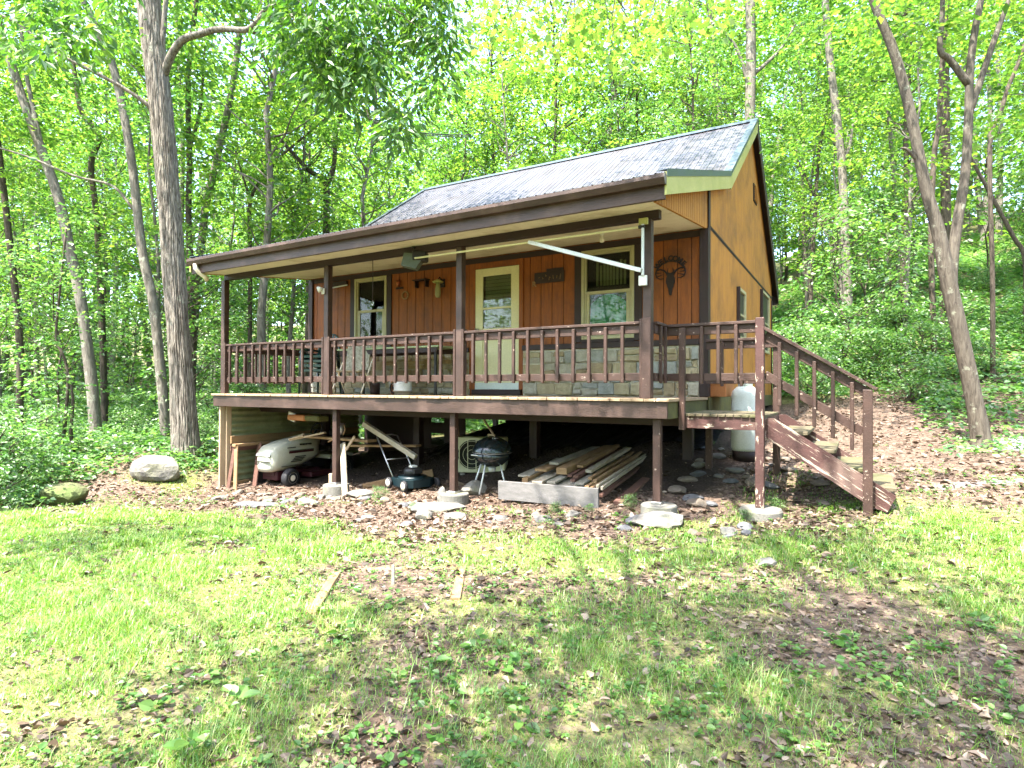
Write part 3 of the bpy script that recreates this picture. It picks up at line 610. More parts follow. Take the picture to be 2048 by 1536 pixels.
for k in range(4):
    x, z = 1.34 + k * .272, 1.012 - k * .181
    b = MB(); b.box(x, x + .29, LS0 + .032, LS1 - .062, z, z + .04, 0, .006); b.prism([(x + .27, z - .001), (x + .0, z - .001), (x + .0, z - .06 + .05)], LS0 + .032, LS1 - .062, Matrix(((1, 0, 0, 0), (0, 0, 1, 0), (0, 1, 0, 0), (0, 0, 0, 1))))
    b.build("tread", m_tread, stairs)
p = hw(2.2, .4, 0); lpost(2.19, LS0 - .06, gz(p.x, p.y) - .1, 1.515, "newel_post", .09)
b = MB(); y = LS0 - .06
b.bar((1.19, y, 2.205), (2.27, y, 1.515), .10, .036, (0, 0, 1)); b.bar((1.205, y + .02, 2.115), (2.20, y + .02, 1.475), .036, .10, (0, 0, 1)); b.bar((1.205, y + .02, 1.68), (2.15, y + .02, 1.075), .036, .09, (0, 0, 1))
hr = b.build("stair_rail", m_worn, cabin)
for x in (1.36, 1.53, 1.70, 1.875, 2.05): zt = 2.135 - (x - 1.2) * .64; b = MB(); b.box(x - .019, x + .019, y - .04, y - .001, zt - .70, zt, 0, .006); b.build("baluster", m_worn, hr)

# ------------------------------------------------------------------ things on and round the porch
def hthing(name, label, cat, a, s, z, rz=0, group=None): return thing(name, label, cat, hw(a, s, z), YAW + rz, group)
def text_mesh(ch, size):
    c = bpy.data.curves.new("t", 'FONT'); c.body = ch; c.size = size; c.align_x = 'CENTER'; c.extrude = .005; c.offset = .004
    o = bpy.data.objects.new("t", c); COL.objects.link(o); dg = bpy.context.evaluated_depsgraph_get(); dg.update()
    me = bpy.data.meshes.new_from_object(o.evaluated_get(dg)); vs = [v.co.copy() for v in me.vertices]; fs = [list(p.vertices) for p in me.polygons]
    bpy.data.objects.remove(o); bpy.data.curves.remove(c); bpy.data.meshes.remove(me); return vs, fs
XZ = Matrix(((1, 0, 0, 0), (0, 0, -1, 0), (0, 1, 0, 0), (0, 0, 0, 1)))   # (x, z, -y)
# deer skull welcome sign
t = hthing("welcome_sign", "dark iron deer skull silhouette with WELCOME lettered over its antlers", "sign", -.262, SW - .012, 3.17)
b = MB()
half = [(0, .045), (.03, .055), (.055, .05), (.06, .02), (.05, .0), (.062, -.03), (.068, -.075), (.062, -.105), (.05, -.13), (.045, -.16), (.03, -.19), (.024, -.24), (.018, -.275), (0, -.285)]
b.prism(half + [(-x, y) for x, y in half[::-1][1:-1]], -.006, .006, XZ)
def stroke(pts, w0, w1):
    n = len(pts)
    for i in range(n - 1):
        b.tube([XZ @ Vector((*pts[i], 0)), XZ @ Vector((*pts[i + 1], 0))], [w0 + (w1 - w0) * i / (n - 1), w0 + (w1 - w0) * (i + 1) / (n - 1)], 6)
for sg in (-1, 1):
    stroke([(sg * x, y) for x, y in ((.045, .03), (.09, .085), (.15, .11), (.205, .10), (.22, .05), (.20, -.01), (.15, -.035), (.10, -.03))], .014, .006)
    stroke([(sg * x, y) for x, y in ((.205, .10), (.18, .15), (.12, .19), (.06, .20))], .013, .006)
    stroke([(sg * .215, .06), (sg * .13, .055)], .009, .004); stroke([(sg * .205, .0), (sg * .11, .03)], .008, .004); stroke([(sg * .05, .04), (sg * .035, .12)], .009, .004)
stroke([(.225 * math.sin(q), -.02 + .235 * math.cos(q)) for q in np.linspace(-.95, .95, 14)], .006, .006)
b.build("skull_plate", m_iron, t)
b = MB()
for k, ch in enumerate("WELCOME"):
    vs, fs = text_mesh(ch, .105); q = -.82 + k * .275; Rr = Matrix.Translation((.225 * math.sin(q), -.02 + .245 * math.cos(q), 0)) @ Matrix.Rotation(-q, 4, 'Z')
    b.add([XZ @ (Rr @ v) for v in vs], fs)
b.build("lettering", m_iron, t)
# wooden plaque
t = hthing("carved_plaque", "small dark wooden plaque with faded carved letters between door and window", "sign", -2.24, SW - .003, 3.35)
b = MB(); b.box(-.27, .27, -.022, 0, -.105, .075); b.box(-.05, .25, -.02, -.001, .076, .125); b.build("board", m_paintdk, t)
b = MB(); vs, fs = text_mesh("R", .12); b.add([XZ @ (Matrix.Translation((-.27, -.15, .026)) @ v) for v in vs], fs)
for k in range(7):
    x = -.17 + k * .062; stroke_pts = [(x + random.uniform(-.015, .015), random.uniform(-.07, .03)) for _ in range(3)]
    b.tube([Vector((px_, -.026, pz_)) for px_, pz_ in stroke_pts], .005, 5)
b.build("carved_letters", m_lum[0], t)
# bulb
t = hthing("ceiling_bulb", "bare white bulb in a socket under the porch ceiling", "light", -.97, 1.0, ceilz(1.0))
b = MB(); b.lathe([(.05, 0), (.05, -.012), (.028, -.02), (.026, -.05), (.0001, -.05)], 16); b.build("socket", m_white, t)
b = MB(); b.lathe([(.014, -.05), (.016, -.065), (.03, -.09), (.036, -.115), (.03, -.14), (.0001, -.152)], 18); b.build("bulb", m_bulb, t)
# awning frame
t = hthing("awning_frame", "folded white awning arm and roller bar bolted to the front porch post", "awning", 0, -.11, 0)
b = MB(); b.box(-.075, .03, -.02, .015, 3.40, 3.475); b.build("top_bracket", m_olive, t)
b = MB(); b.box(-.075, .02, -.02, .015, 2.70, 2.815); b.build("lower_bracket", m_white, t)
b = MB(); b.box(-.035, -.005, -.045, -.021, 2.81, 3.40); b.build("upright", m_alu, t)
b = MB(); b.bar((-1.50, -.05, 3.37), (-.03, -.06, 2.865), .03, .05, (0, 0, 1)); b.build("folding_arm", m_alu, t)
b = MB(); b.tube([(-.07, -.03, 3.37), (-3.36, -.03, 3.37)], .014, 8); b.tube([(-.07, -.03, 3.37), (.0, -.03, 3.37)], .022, 8, 1); b.build("roller_bar", [m_door, m_black], t)
# flood light at the bar's end
t = hthing("flood_light", "grey square flood light hanging under the porch ceiling beside the middle post", "light", -3.45, -.05, 3.40, .5)
b = MB(); b.prism([(-.17, -.12), (.04, -.17), (.12, -.05), (.0, .05), (-.13, .06)], -.09, .09, XZ); b.build("housing", M("grey_light_housing", (.085, .11, .085), None, 4, .5, .05), t)
b = MB(); b.tube([(.0, 0, .02), (.03, 0, .1), (.0, 0, .16)], .02, 8); b.lathe([(.04, .15), (.04, .17), (.0001, .17)], 12); b.box(-.02, .2, -.1, .08, -.06, .09, 0, .02); b.bar((.05, 0, 0), (.18, 0, .0), .05, .05); b.build("bracket", m_black, t)
t = hthing("spot_light", "small white spot lamp clamped to the second porch post from the left", "light", -5.31, -.07, 3.11)
b = MB(); b.lathe([(.015, 0), (.045, .04), (.05, .08), (.0001, .085)], 14, Matrix.Rotation(R(115), 4, 'X') @ Matrix.Rotation(R(-30), 4, 'Y')); b.build("lamp_head", m_white, t)
b = MB(); b.box(-.035, .035, -.0, .02, -.09, .0); b.build("mount", m_white, t)
# wall ornaments between left window and door
t = hthing("wall_lantern", "antique brass wall lantern hanging left of the door", "lantern", -4.4, SW - .002, 3.3)
b = MB(); b.box(-.05, .05, -.02, 0, .05, .2); b.tube([(0, -.02, .16), (0, -.1, .22), (0, -.15, .16)], .01, 8); b.build("arm", m_iron, t)
b = MB(); b.lathe([(.02, .17), (.1, .13), (.09, .11), (.0001, .11)], 18, Matrix.Translation((0, -.15, 0))); b.build("shade", m_olive, t)
b = MB(); b.lathe([(.03, .11), (.05, 0), (.055, -.1), (.04, -.15), (.0001, -.16)], 14, Matrix.Translation((0, -.15, 0))); b.build("lamp_glass", m_blind, t)
t = hthing("hanging_ring", "small woven twig ring hanging on the siding between left window and lantern", "wreath", -5.269, SW - .012, 3.27)
b = MB(); b.tube([(.07 * math.cos(q), -.012, .07 * math.sin(q)) for q in np.linspace(0, 2 * math.pi, 20)], .014, 6); b.build("ring", m_lum[0], t)
t = hthing("wall_pocket", "little copper cup mounted on the siding above the twig ring", "ornament", -5.42, SW - .003, 3.50)
b = MB(); b.lathe([(.03, -.06), (.045, .06), (.04, .06), (.0001, .0)], 14, Matrix.Translation((0, -.048, 0))); b.build("cup", M("copper", (.36, .11, .04), None, 5, .4, .05, metal=.5), t)
b = MB(); b.box(-.09, .09, -.02, -.001, -.1, -.065); b.build("bracket", m_iron, t)
t = hthing("wall_shelf", "dark little shelf on the siding above the lantern's left side", "shelf", -4.85, SW - .003, 3.50)
b = MB(); b.box(-.16, .16, -.14, 0, .0, .02); b.build("board", m_paintdk, t)
b = MB(); b.box(-.13, -.11, -.1, -.001, -.12, -.001); b.box(.11, .13, -.1, -.001, -.12, -.001); b.build("brackets", m_iron, t)
t = hthing("rifle_rack", "dark wall rack with a pale bar left of the left window", "rack", -6.98, SW - .003, 3.60)
b = MB(); b.box(-.25, .2, -.05, 0, -.02, .08); b.build("board", m_paintdk, t)
b = MB(); b.tube([(-.28, -.08, -.05), (.26, -.08, -.02)], .014, 8); b.build("bar", m_alu, t)
t = hthing("copper_pot", "small copper plant pot on the siding right of the middle post beside the door", "pot", -3.98, SW - .003, 3.52)
b = MB(); b.lathe([(.03, -.08), (.05, .06), (.045, .06), (.0001, 0)], 14, Matrix.Translation((0, -.05, 0))); b.build("pot", bpy.data.materials["copper"], t)
t = hthing("thermometer", "slim pale strip thermometer on the siding beside the middle post", "thermometer", -4.05, SW - .01, 3.48)
b = MB(); b.box(-.018, .018, -.012, 0, -.22, .2); b.build("strip", m_wframe, t)
b = MB(); b.box(-.003, .003, -.016, -.0125, -.18, .16, 0, 0); b.build("tube", m_maroon, t)
t = hthing("wind_chime", "thin dark chain with a hook hanging from the porch beam before the left window", "chain", -4.28, -.02, 3.47)
b = MB(); b.tube([(0, 0, 0), (.003, 0, -.3), (-.002, 0, -.62)], .006, 6); b.build("chain", m_iron, t)
b = MB(); b.tube([(0, 0, -.62), (.02, 0, -.66), (0, 0, -.7), (-.02, 0, -.67)], .006, 6); b.build("hook", m_steel, t)
# long table under the left window
t = hthing("porch_table", "long pale green folding table standing along the porch wall", "table", -4.9, 1.25, ZD)
b = MB(); b.box(-1.15, 1.15, -.32, .32, .78, .81, 0, .008); b.build("tabletop", M("pale_green_laminate", (.34, .42, .22), None, 4, .5, .03), t)
b = MB(); b.box(-1.1, 1.1, -.3, -.27, .70, .779); b.box(-1.1, 1.1, .27, .3, .70, .779); b.build("apron", m_paintdk, t)
for x in (-1.05, 1.05):
    for y in (-.26, .26): b = MB(); b.box(x - .02, x + .02, y - .02, y + .02, 0, .70); b.build("leg", m_black, t)
# stacked green chairs
def chair(z, label):
    t = hthing("garden_chair", label, "chair", -6.55, 1.0, z, .2, "green plastic chairs stacked at the porch corner")
    b = MB(); n = 8; vs = []
    for j in range(n + 1):
        for i in range(n + 1): u, v = i / n - .5, j / n - .5; vs.append((u * .46, v * .44, .42 + .03 * (4 * u * u + 2 * v * v) - .03 * (v > .2)))
    b.add(vs, [[j * (n + 1) + i, j * (n + 1) + i + 1, (j + 1) * (n + 1) + i + 1, (j + 1) * (n + 1) + i] for j in range(n) for i in range(n)], 0, True); b.add([(x, y, z_ - .015) for x, y, z_ in vs], [[j * (n + 1) + i, (j + 1) * (n + 1) + i, (j + 1) * (n + 1) + i + 1, j * (n + 1) + i + 1] for j in range(n) for i in range(n)], 0, True)
    b.box(-.23, .23, -.235, -.205, .40, .45, 0, .01); b.build("seat", m_green_pl, t)
    b = MB(); b.tube([(-.22, .22, .44), (-.23, .27, .6), (-.2, .31, .78), (-.1, .33, .86), (0, .335, .88), (.1, .33, .86), (.2, .31, .78), (.23, .27, .6), (.22, .22, .44)], .018, 8)
    for x in (-.12, -.04, .04, .12): b.bar((x, .25, .44), (x, .325, .85), .055, .012, (0, 1, 0), 0, .004)
    b.build("backrest", m_green_pl, t)
    for sg in (-1, 1):
        b = MB(); b.tube([(sg * .23, .27, .64), (sg * .275, .1, .65), (sg * .28, -.15, .64), (sg * .27, -.23, .58)], .022, 8); b.build("armrest", m_green_pl, t)
        for (x, y) in ((sg * .25, -.23), (sg * .24, .26)): b = MB(); b.tube([(x * .95, y * .92, .44 if y > 0 else .6), (x * 1.08, y * 1.1, 0)], [.026, .018], 8); b.build("leg", m_green_pl, t)
for k, l in enumerate(("lowest green plastic chair of the stack, its legs on the porch floor", "second green plastic chair from the bottom of the porch stack", "third green plastic chair from the bottom of the porch stack", "topmost green plastic chair of the stack behind the left railing")): chair(ZD + .005 + k * .085, l)
# folding white chair / patterned, buckets and pots
t = hthing("lawn_chair", "pale folding lawn chair with a worn patterned cushion beside the left window", "chair", -5.35, .62, ZD, .4)
b = MB(); b.bar((-.2, -.18, .40), (.2, -.18, .40), .05, .02); b.box(-.22, .22, -.2, .22, .38, .42, 0, .01); b.build("seat", M("faded_print_fabric", (.5, .48, .38), (.18, .17, .12), 24, .8, .1), t)
b = MB(); b.bar((0, .22, .42), (0, .34, .86), .42, .025, (0, 1, 0), 0, .01); b.build("backrest", bpy.data.materials["faded_print_fabric"], t)
for sg in (-1, 1):
    b = MB(); b.bar((sg * .24, .3, .02), (sg * .24, -.16, .55), .03, .02, (1, 0, 0)); b.build("rear_leg", m_ceil, t)
    b = MB(); b.bar((sg * .26, -.24, .02), (sg * .26, .3, .62), .03, .02, (1, 0, 0)); b.build("front_leg", m_ceil, t)
def pail(name, label, a, s, r, h, mt, rings, handle=True):
    t = hthing(name, label, "bucket", a, s, ZD + .002)
    b = MB(); pr = [(r * .88, 0), (r * .93, h * .3)]
    for q in rings: pr += [(r * .95, h * q - .012), (r * 1.03, h * q), (r * 1.03, h * q + .012), (r * .96, h * q + .02)]
    pr += [(r, h), (r * .94, h), (r * .85, .02), (.0001, .02)]
    b.lathe(pr, 28); b.build("bucket_body", mt, t)
    if handle: b = MB(); b.tube([(r * 1.03 * math.cos(q), -r * 1.05 * math.sin(q) * .4 - r * .9 * math.sin(q), h * .86 - .1 * math.sin(q)) for q in np.linspace(0, math.pi, 9)], .004, 5); b.build("handle", m_steel, t)
pail("plastic_bucket", "big white plastic bucket nearest the middle porch post", -4.55, 1.0, .155, .31, m_white, (.2,)); pail("plastic_bucket", "smaller white plastic bucket behind the dark brown pot", -4.98, 1.35, .14, .30, m_white, (.25, .45, .6))
pail("plant_pot", "short dark brown pot on the porch floor left of the white buckets", -5.13, .95, .09, .20, m_paintdk, (.8,), False)
t = hthing("box_fan", "rusty orange round fan heater between the two white buckets", "fan", -4.79, 1.15, ZD + .002, -.2)
b = MB(); b.box(-.12, .12, -.08, .08, 0, .25, 0, .02); b.build("casing", m_terra, t)
b = MB(); b.tube([(.09 * math.cos(q), -.09, .115 + .09 * math.sin(q)) for q in np.linspace(0, 2 * math.pi, 20)], .015, 6); b.tube([(.045 * math.cos(q), -.09, .115 + .045 * math.sin(q)) for q in np.linspace(0, 2 * math.pi, 14)], .008, 6); b.lathe([(.02, 0), (.02, .02), (.0001, .02)], 10, Matrix.Translation((0, -.085, .115)) @ Matrix.Rotation(R(90), 4, 'X')); b.build("grille", m_black, t)
# propane tank behind the landing
p = hw(.71, 2.3, 0); zt = gz(p.x, p.y) + .0
t = hthing("propane_tank", "tall pale grey propane cylinder standing behind the stair landing", "gas tank", .71, 2.28, .55)
b = MB(); b.lathe([(.02, .06), (.17, .09), (.19, .14), (.19, .86), (.175, .94), (.12, 1.0), (.05, 1.02), (.0001, 1.02)], 36); b.build("cylinder", m_tank, t)
b = MB(); b.lathe([(.17, -.06), (.172, .1), (.16, .1), (.16, -.06)], 30); b.build("foot_ring", m_iron, t)
b = MB(); b.lathe([(.10, 1.0), (.10, 1.1), (.09, 1.1), (.09, 1.0)], 20); b.build("collar", m_tank, t)
b = MB(); b.tube([(-.16, -.11, .62), (-.05, -.2, .60), (.1, -.17, .585), (.19, -.04, .59)], .007, 6); b.tube([(-.12, -.15, .61), (-.07, -.20, .55), (-.06, -.205, .42)], .009, 6); b.build("hose", m_green_pl, t)
b = MB(); t = hthing("meter_box", "orange brown wooden box fixed low on the gable wall behind the landing", "box", AW + .003, 2.4, 1.41)
b.box(0, .22, -.33, .33, 0, .2, 0, .006); b.build("box_body", m_terra, t)
b = MB(); b.box(-.0, .235, -.345, .345, .201, .215); b.build("lid", m_terra, t)

# ------------------------------------------------------------------ things under the deck
def lawn_tractor():
    p = hw(-7.25, .6, 0); t = hthing("lawn_tractor", "pale riding mower with maroon frame parked under the left end of the deck", "riding mower", -7.25, .6, -.30)
    # own frame: -y forward (out of the deck)
    secs = [(-.26, .36, .17, .34, .58), (-.235, .44, .22, .28, .66), (-.14, .52, .26, .265, .75), (.06, .55, .28, .275, .82), (.35, .56, .28, .32, .87), (.62, .54, .28, .40, .91), (.8, .50, .27, .46, .92)]
    b = MB(); n = 20; vs = []
    for y, wd, _, z0, z1 in secs:
        for k in range(n):
            q = 2 * math.pi * k / n; cx, sx = math.cos(q), math.sin(q); ex = 2 / 3.2
            vs.append((math.copysign(abs(cx) ** ex, cx) * wd * .5 * 1.05, y - .05 * (1 - cx * cx) * (y < 0), (z0 + z1) / 2 + math.copysign(abs(sx) ** ex, sx) * (z1 - z0) / 2))
    fs = [[i * n + k, i * n + (k + 1) % n, (i + 1) * n + (k + 1) % n, (i + 1) * n + k] for i in range(len(secs) - 1) for k in range(n)] + [list(range(n)), [(len(secs) - 1) * n + k for k in range(n)]]
    b.add(vs, fs, 0, True); hood = b.build("hood", m_hood, t)
    b = MB(); b.box(.285, .302, .05, .62, .60, .64, 0, .004); b.box(.287, .301, .06, .62, .645, .655, 1, 0); b.box(.28, .299, .02, .2, .70, .715, 1, 0)
    for k in range(4): b.box(.285, .299, .1 + .03 * k, .34 + .03 * k, .44 + k * .028, .455 + k * .028, 1, 0)
    for k in range(8): b.box(.28, .3, .30 + k * .035, .315 + k * .035, .73 + random.uniform(0, .008), .765, 1, 0); b.box(.28, .299, .315 + k * .035, .328 + k * .035, .745, .755, 1, 0)
    b.box(.27, .30, -.1, .6, .372, .378, 1, 0)
    b.build("side_stripe", [m_maroon, m_black], hood)
    b = MB(); M_ = Matrix.Translation((0, -.268, .60)) @ Matrix.Rotation(R(-38), 4, 'X')
    for sg in (-1, 1): b.box(sg * .095 - .093, sg * .095 + .093, -.012, .02, -.045, .05, 0, .012, M_)
    b.box(-.22, .22, -.309, -.28, .468, .473, 1, 0)
    b.build("headlight", [M("cloudy_lens", (.5, .53, .52), (.3, .32, .33), 4, .15, 0), m_dark], hood)
    b = MB(); b.box(-.2, .2, -.14, .3, .12, .28, 0, .01); b.box(-.15, .15, -.16, .9, .2, .26, 0, .01); b.build("frame", m_maroon, t)
    for sg in (-1, 1):
        W = Matrix.Translation((sg * .37, .02, .165)) @ Matrix.Rotation(R(90), 4, 'Y')
        b = MB(); b.lathe([(.10, -.07), (.145, -.075), (.165, -.05), (.17, 0), (.165, .05), (.145, .075), (.10, .07)], 28, W); wh = b.build("front_wheel", m_rubber, t)
        b = MB(); b.lathe([(.03, sg * .078), (.085, sg * .06), (.1, sg * .072), (.1, sg * .05), (.0001, sg * .04)], 20, W); b.build("hub", m_ceil, wh)
        W = Matrix.Translation((sg * .40, 1.25, .24)) @ Matrix.Rotation(R(90), 4, 'Y')
        b = MB(); b.lathe([(.13, -.11), (.21, -.115), (.245, -.08), (.25, 0), (.245, .08), (.21, .115), (.13, .11)], 28, W); wh = b.build("rear_wheel", m_rubber, t)
        b = MB(); b.lathe([(.03, sg * .11), (.12, sg * .09), (.13, sg * .112), (.13, sg * .08), (.0001, sg * .07)], 20, W); b.build("hub", m_ceil, wh)
    b = MB(); b.box(-.42, .42, .45, 1.0, .12, .22, 0, .03); b.build("mower_deck", m_maroon, t)
    b = MB(); b.box(-.36, .36, .95, 1.6, .42, .5, 0, .03); b.build("fender", m_hood, t)
    b = MB(); b.box(-.2, .2, 1.1, 1.5, .56, .64, 0, .03); b.box(-.2, .2, 1.45, 1.53, .6, .95, 0, .03); b.build("seat", m_black, t)
    b = MB(); b.tube([(.15 * math.cos(q), .95 + .06 * math.sin(q), .98 + .13 * math.sin(q)) for q in np.linspace(0, 2 * math.pi, 20)], .013, 6); b.tube([(0, .85, .85), (0, .95, .98)], .02, 8); b.bar((-.15, .95, .98), (.15, .95, .98), .03, .015); b.build("steering_wheel", m_black, t)
    return t
lawn_tractor()
def sawhorse(name, label, cat, a, s, z, rz, mt): pass
# boards and clutter standing at the left screen
def plank(name, label, p, q, w_, h_, mt, up=(0, 0, 1), cat="board", group=None):
    p, q = Vector(p), Vector(q); b = MB(); b.bar((0, 0, 0), q - p, w_, h_, up, 0, .004); o = b.build(name, mt); o.location = p
    return tag(o, label, cat, group)
def hplank(name, label, p, q, w_, h_, mt, up=(0, 0, 1), cat="board", group=None):
    P, Q = hw(*p), hw(*q); u = Vector((up[0] * UA[0] + up[1] * US[0], up[0] * UA[1] + up[1] * US[1], up[2]))
    return plank(name, label, P, Q, w_, h_, mt, u, cat, group)
t = hthing("sawhorse", "rough brown wooden sawhorse leaning at the corrugated screen", "sawhorse", -7.72, .25, -.34)
b = MB(); b.bar((.0, -.2, .80), (.0, .55, .80), .10, .05); b.build("top_beam", m_lum[0], t)
for (p, q) in (((-.02, -.16, .78), (-.12, -.22, 0)), ((.02, -.16, .78), (.14, -.26, .0)), ((-.02, .48, .78), (-.12, .55, .03)), ((.03, .48, .78), (.24, .52, .03))): b = MB(); b.bar(p, q, .09, .025, (0, 1, 0)); b.build("leg", m_lum[2] if p[0] < 0 else m_lum[0], t)
hplank("leaning_board", "long brown board propped upright beside the sawhorse", (-7.5, .32, -.32), (-7.66, .55, .46), .12, .025, m_lum[2], (0, 1, 0))
hplank("leaning_board", "pale split board leaning against the left deck post", (-4.75, -.1, -.15), (-5.08, .16, .62), .11, .03, m_lum[3], (0, 1, 0))
hplank("wooden_pole", "peeled yellowish pole slanting down behind the left deck post", (-5.05, .6, .92), (-4.05, .75, .40), .08, .08, m_lum[3], (0, 1, 0), "pole")
hplank("floor_board", "weathered beam lying on the ground beside the push mower", (-5.0, .55, -.14), (-4.05, 1.2, .1), .12, .12, m_lum[0])
hplank("floor_board", "flat grey board lying in front of the ground beam", (-4.85, .4, -.19), (-4.15, .72, -.08), .14, .04, m_lum[1])
hplank("leaning_board", "thin stick leaning in the dark behind the push mower", (-3.75, 1.6, .15), (-4.1, 1.9, 1.0), .06, .04, m_lum[0], (0, 1, 0))
hplank("shelf_board", "long board under the deck carrying clutter above the riding mower", (-7.0, 1.0, .60), (-5.0, .75, .62), .2, .04, m_lum[0], (0, 0, 1))
hplank("shelf_board", "second low board behind the left deck post", (-5.6, .9, .50), (-4.2, 1.0, .56), .16, .035, m_lum[0], (0, 0, 1))
t = hthing("snow_sled", "red and green hanging sled with a white front tip slung under the deck", "sled", -6.4, .55, .93, -.15)
b = MB(); b.box(-.42, .12, -.12, .12, 0, .10, 0, .02); b.build("shell", m_terra, t)
b = MB(); b.box(.121, .55, -.11, .11, .005, .10, 0, .02); b.build("tail", m_moss, t)
b = MB(); b.bar((-.47, 0, -.02), (-.44, 0, .13), .22, .03, (0, 1, 0)); b.build("tip", m_white, t)
t = hthing("work_lamp", "shiny clamp work lamp set on the clutter beside the left deck post", "lamp", -5.55, .55, .72)
b = MB(); b.lathe([(.05, .0), (.07, .03), (.1, .19), (.09, .19), (.06, .05), (.0001, .04)], 20, sm=True); b.build("reflector", m_steel, t)
b = MB(); b.tube([(.0, 0, 0), (-.1, 0, -.06), (-.28, .0, -.14)], .015, 8); b.tube([(.1, 0, .17), (.12, 0, .08), (.08, 0, .0)], .012, 8); b.build("clamp", m_lum[0], t)
t = hthing("garden_tool", "wooden forked hand tool lying on the riding mower's hood", "tool", -6.5, .62, .62, .1)
b = MB(); b.bar((-.35, 0, -.06), (.42, .05, .10), .07, .03); b.build("handle", m_stud, t)
b = MB(); b.bar((-.34, -.05, -.04), (-.02, -.02, .03), .03, .02); b.bar((-.34, .06, -.02), (-.04, .02, .06), .03, .02); b.build("prong", m_stud, t)
hplank("wood_offcut", "short crossed wood offcuts piled beside the work lamp", (-5.45, .6, .46), (-5.2, .55, .70), .05, .03, m_stud, (0, 1, 0))
# push mower
t = hthing("push_mower", "dark teal push lawn mower with folded handle under the deck", "lawn mower", -3.95, .55, -.07, -.35)
b = MB(); b.prism([(-.26, -.24), (.2, -.27), (.28, -.15), (.28, .15), (.2, .27), (-.26, .24)], .06, .18); b.lathe([(.24, .17), (.22, .21), (.0001, .22)], 24); b.build("mower_deck", m_teal, t)
b = MB(); b.lathe([(.13, .2), (.14, .3), (.11, .34), (.0001, .35)], 20); b.box(.06, .18, -.07, .07, .26, .33); b.build("engine", m_black, t)
b = MB(); b.box(-.02, .08, -.06, .04, .345, .375); b.build("engine_label", m_white, t)
for x in (-.24, .24):
    for sg in (-1, 1):
        W = Matrix.Translation((x, sg * .29, .095)) @ Matrix.Rotation(R(90), 4, 'X'); b = MB(); b.lathe([(.06, -.02), (.085, -.022), (.09, 0), (.085, .022), (.06, .02)], 22, W); wh = b.build("wheel", m_rubber, t)
        b = MB(); b.lathe([(.02, -sg * .03), (.062, -sg * .022), (.062, -sg * .01), (.0001, -sg * .01)], 16, W); b.build("hub", m_ceil, wh)
b = MB()
for sg in (-1, 1): b.tube([(-.24, sg * .2, .14), (-.55, sg * .2, .48), (-.85, sg * .19, .78)], .012, 8)
b.tube([(-.85, -.19, .78), (-.87, -.1, .80), (-.87, .1, .80), (-.85, .19, .78)], .012, 8); b.tube([(-.5, -.2, .43), (-.5, .2, .43)], .01, 8); b.build("handle", m_steel, t)
# kettle grill
t = hthing("kettle_grill", "round dark kettle grill on three thin legs under the deck", "grill", -2.57, .70, -.01)
b = MB(); b.lathe([(.05, .36), (.16, .40), (.25, .48), (.285, .58), (.28, .58), (.24, .49), (.0001, .42)], 40); b.build("bowl", m_grill, t)
b = MB(); b.lathe([(.297, .585), (.297, .60), (.28, .66), (.22, .745), (.12, .80), (.03, .82), (.0001, .82)], 40); b.build("lid", m_grill, t)
b = MB(); b.bar((-.06, -.02, .84), (.06, -.02, .84), .03, .025); b.bar((-.05, -.02, .80), (-.05, -.02, .84), .015, .015); b.bar((.05, -.02, .80), (.05, -.02, .84), .015, .015); b.build("lid_handle", m_stud, t)
b = MB(); b.tube([(.292 * math.cos(q), .292 * math.sin(q), .585) for q in np.linspace(0, 2 * math.pi, 40)], .006, 6); b.build("rim", m_steel, t)
b = MB(); b.box(-.20, -.06, -.262, -.25, .545, .56); b.build("name_plate", m_white, t)
b = MB(); b.lathe([(.045, .805), (.045, .816), (.0001, .818)], 16, Matrix.Translation((.1, -.08, -.012))); b.build("lid_vent", m_steel, t)
for q in (200, 265, 350): b = MB(); c, s_ = math.cos(R(q)), math.sin(R(q)); b.tube([(c * .16, s_ * .16, .42), (c * .30, s_ * .30, 0)], .013, 8); b.build("leg", m_alu, t)
b = MB(); b.lathe([(.05, .30), (.06, .36), (.0001, .36)], 16); b.build("ash_catcher", m_alu, t)
hplank("wooden_stick", "thin pale stick resting on top of the kettle grill", (-2.62, .8, .84), (-3.05, 1.1, 1.12), .03, .02, m_stud, (0, 0, 1), "stick")
# air conditioner unit
t = thing("air_conditioner", "yellowed white outdoor air conditioner unit standing behind the kettle grill", "air conditioner", (-.52, 9.72, .13), R(-8))
b = MB(); b.box(-.42, .42, 0, .3, 0, .58, 0, .015); b.build("casing", m_ac, t)
b = MB(); b.lathe([(.235, 0), (.24, .012), (.225, .014), (.22, .004), (.0001, .004)], 36, Matrix.Translation((-.13, -.001, .3)) @ Matrix.Rotation(R(90), 4, 'X')); b.build("fan_recess", m_dark, t)
b = MB()
for x in np.linspace(-.34, .08, 4): b.box(x - .006, x + .006, -.03, -.018, .06, .54, 0, 0)
for k in range(3): rr = .08 + .07 * k; b.tube([(-.13 + rr * math.cos(q), -.022, .3 + rr * math.sin(q)) for q in np.linspace(0, 2 * math.pi, 26)], .004, 5)
b.build("fan_grille", m_ac, t)
b = MB(); b.box(.17, .36, -.006, -.001, .12, .34, 0, 0); b.build("rating_label", M("yellow_label", (.5, .48, .12), None, 6, .6, 0), t)
for x in (-.3, .3): b = MB(); b.box(x - .04, x + .04, .02, .28, -.1, -.001); b.build("foot", m_conc, t)
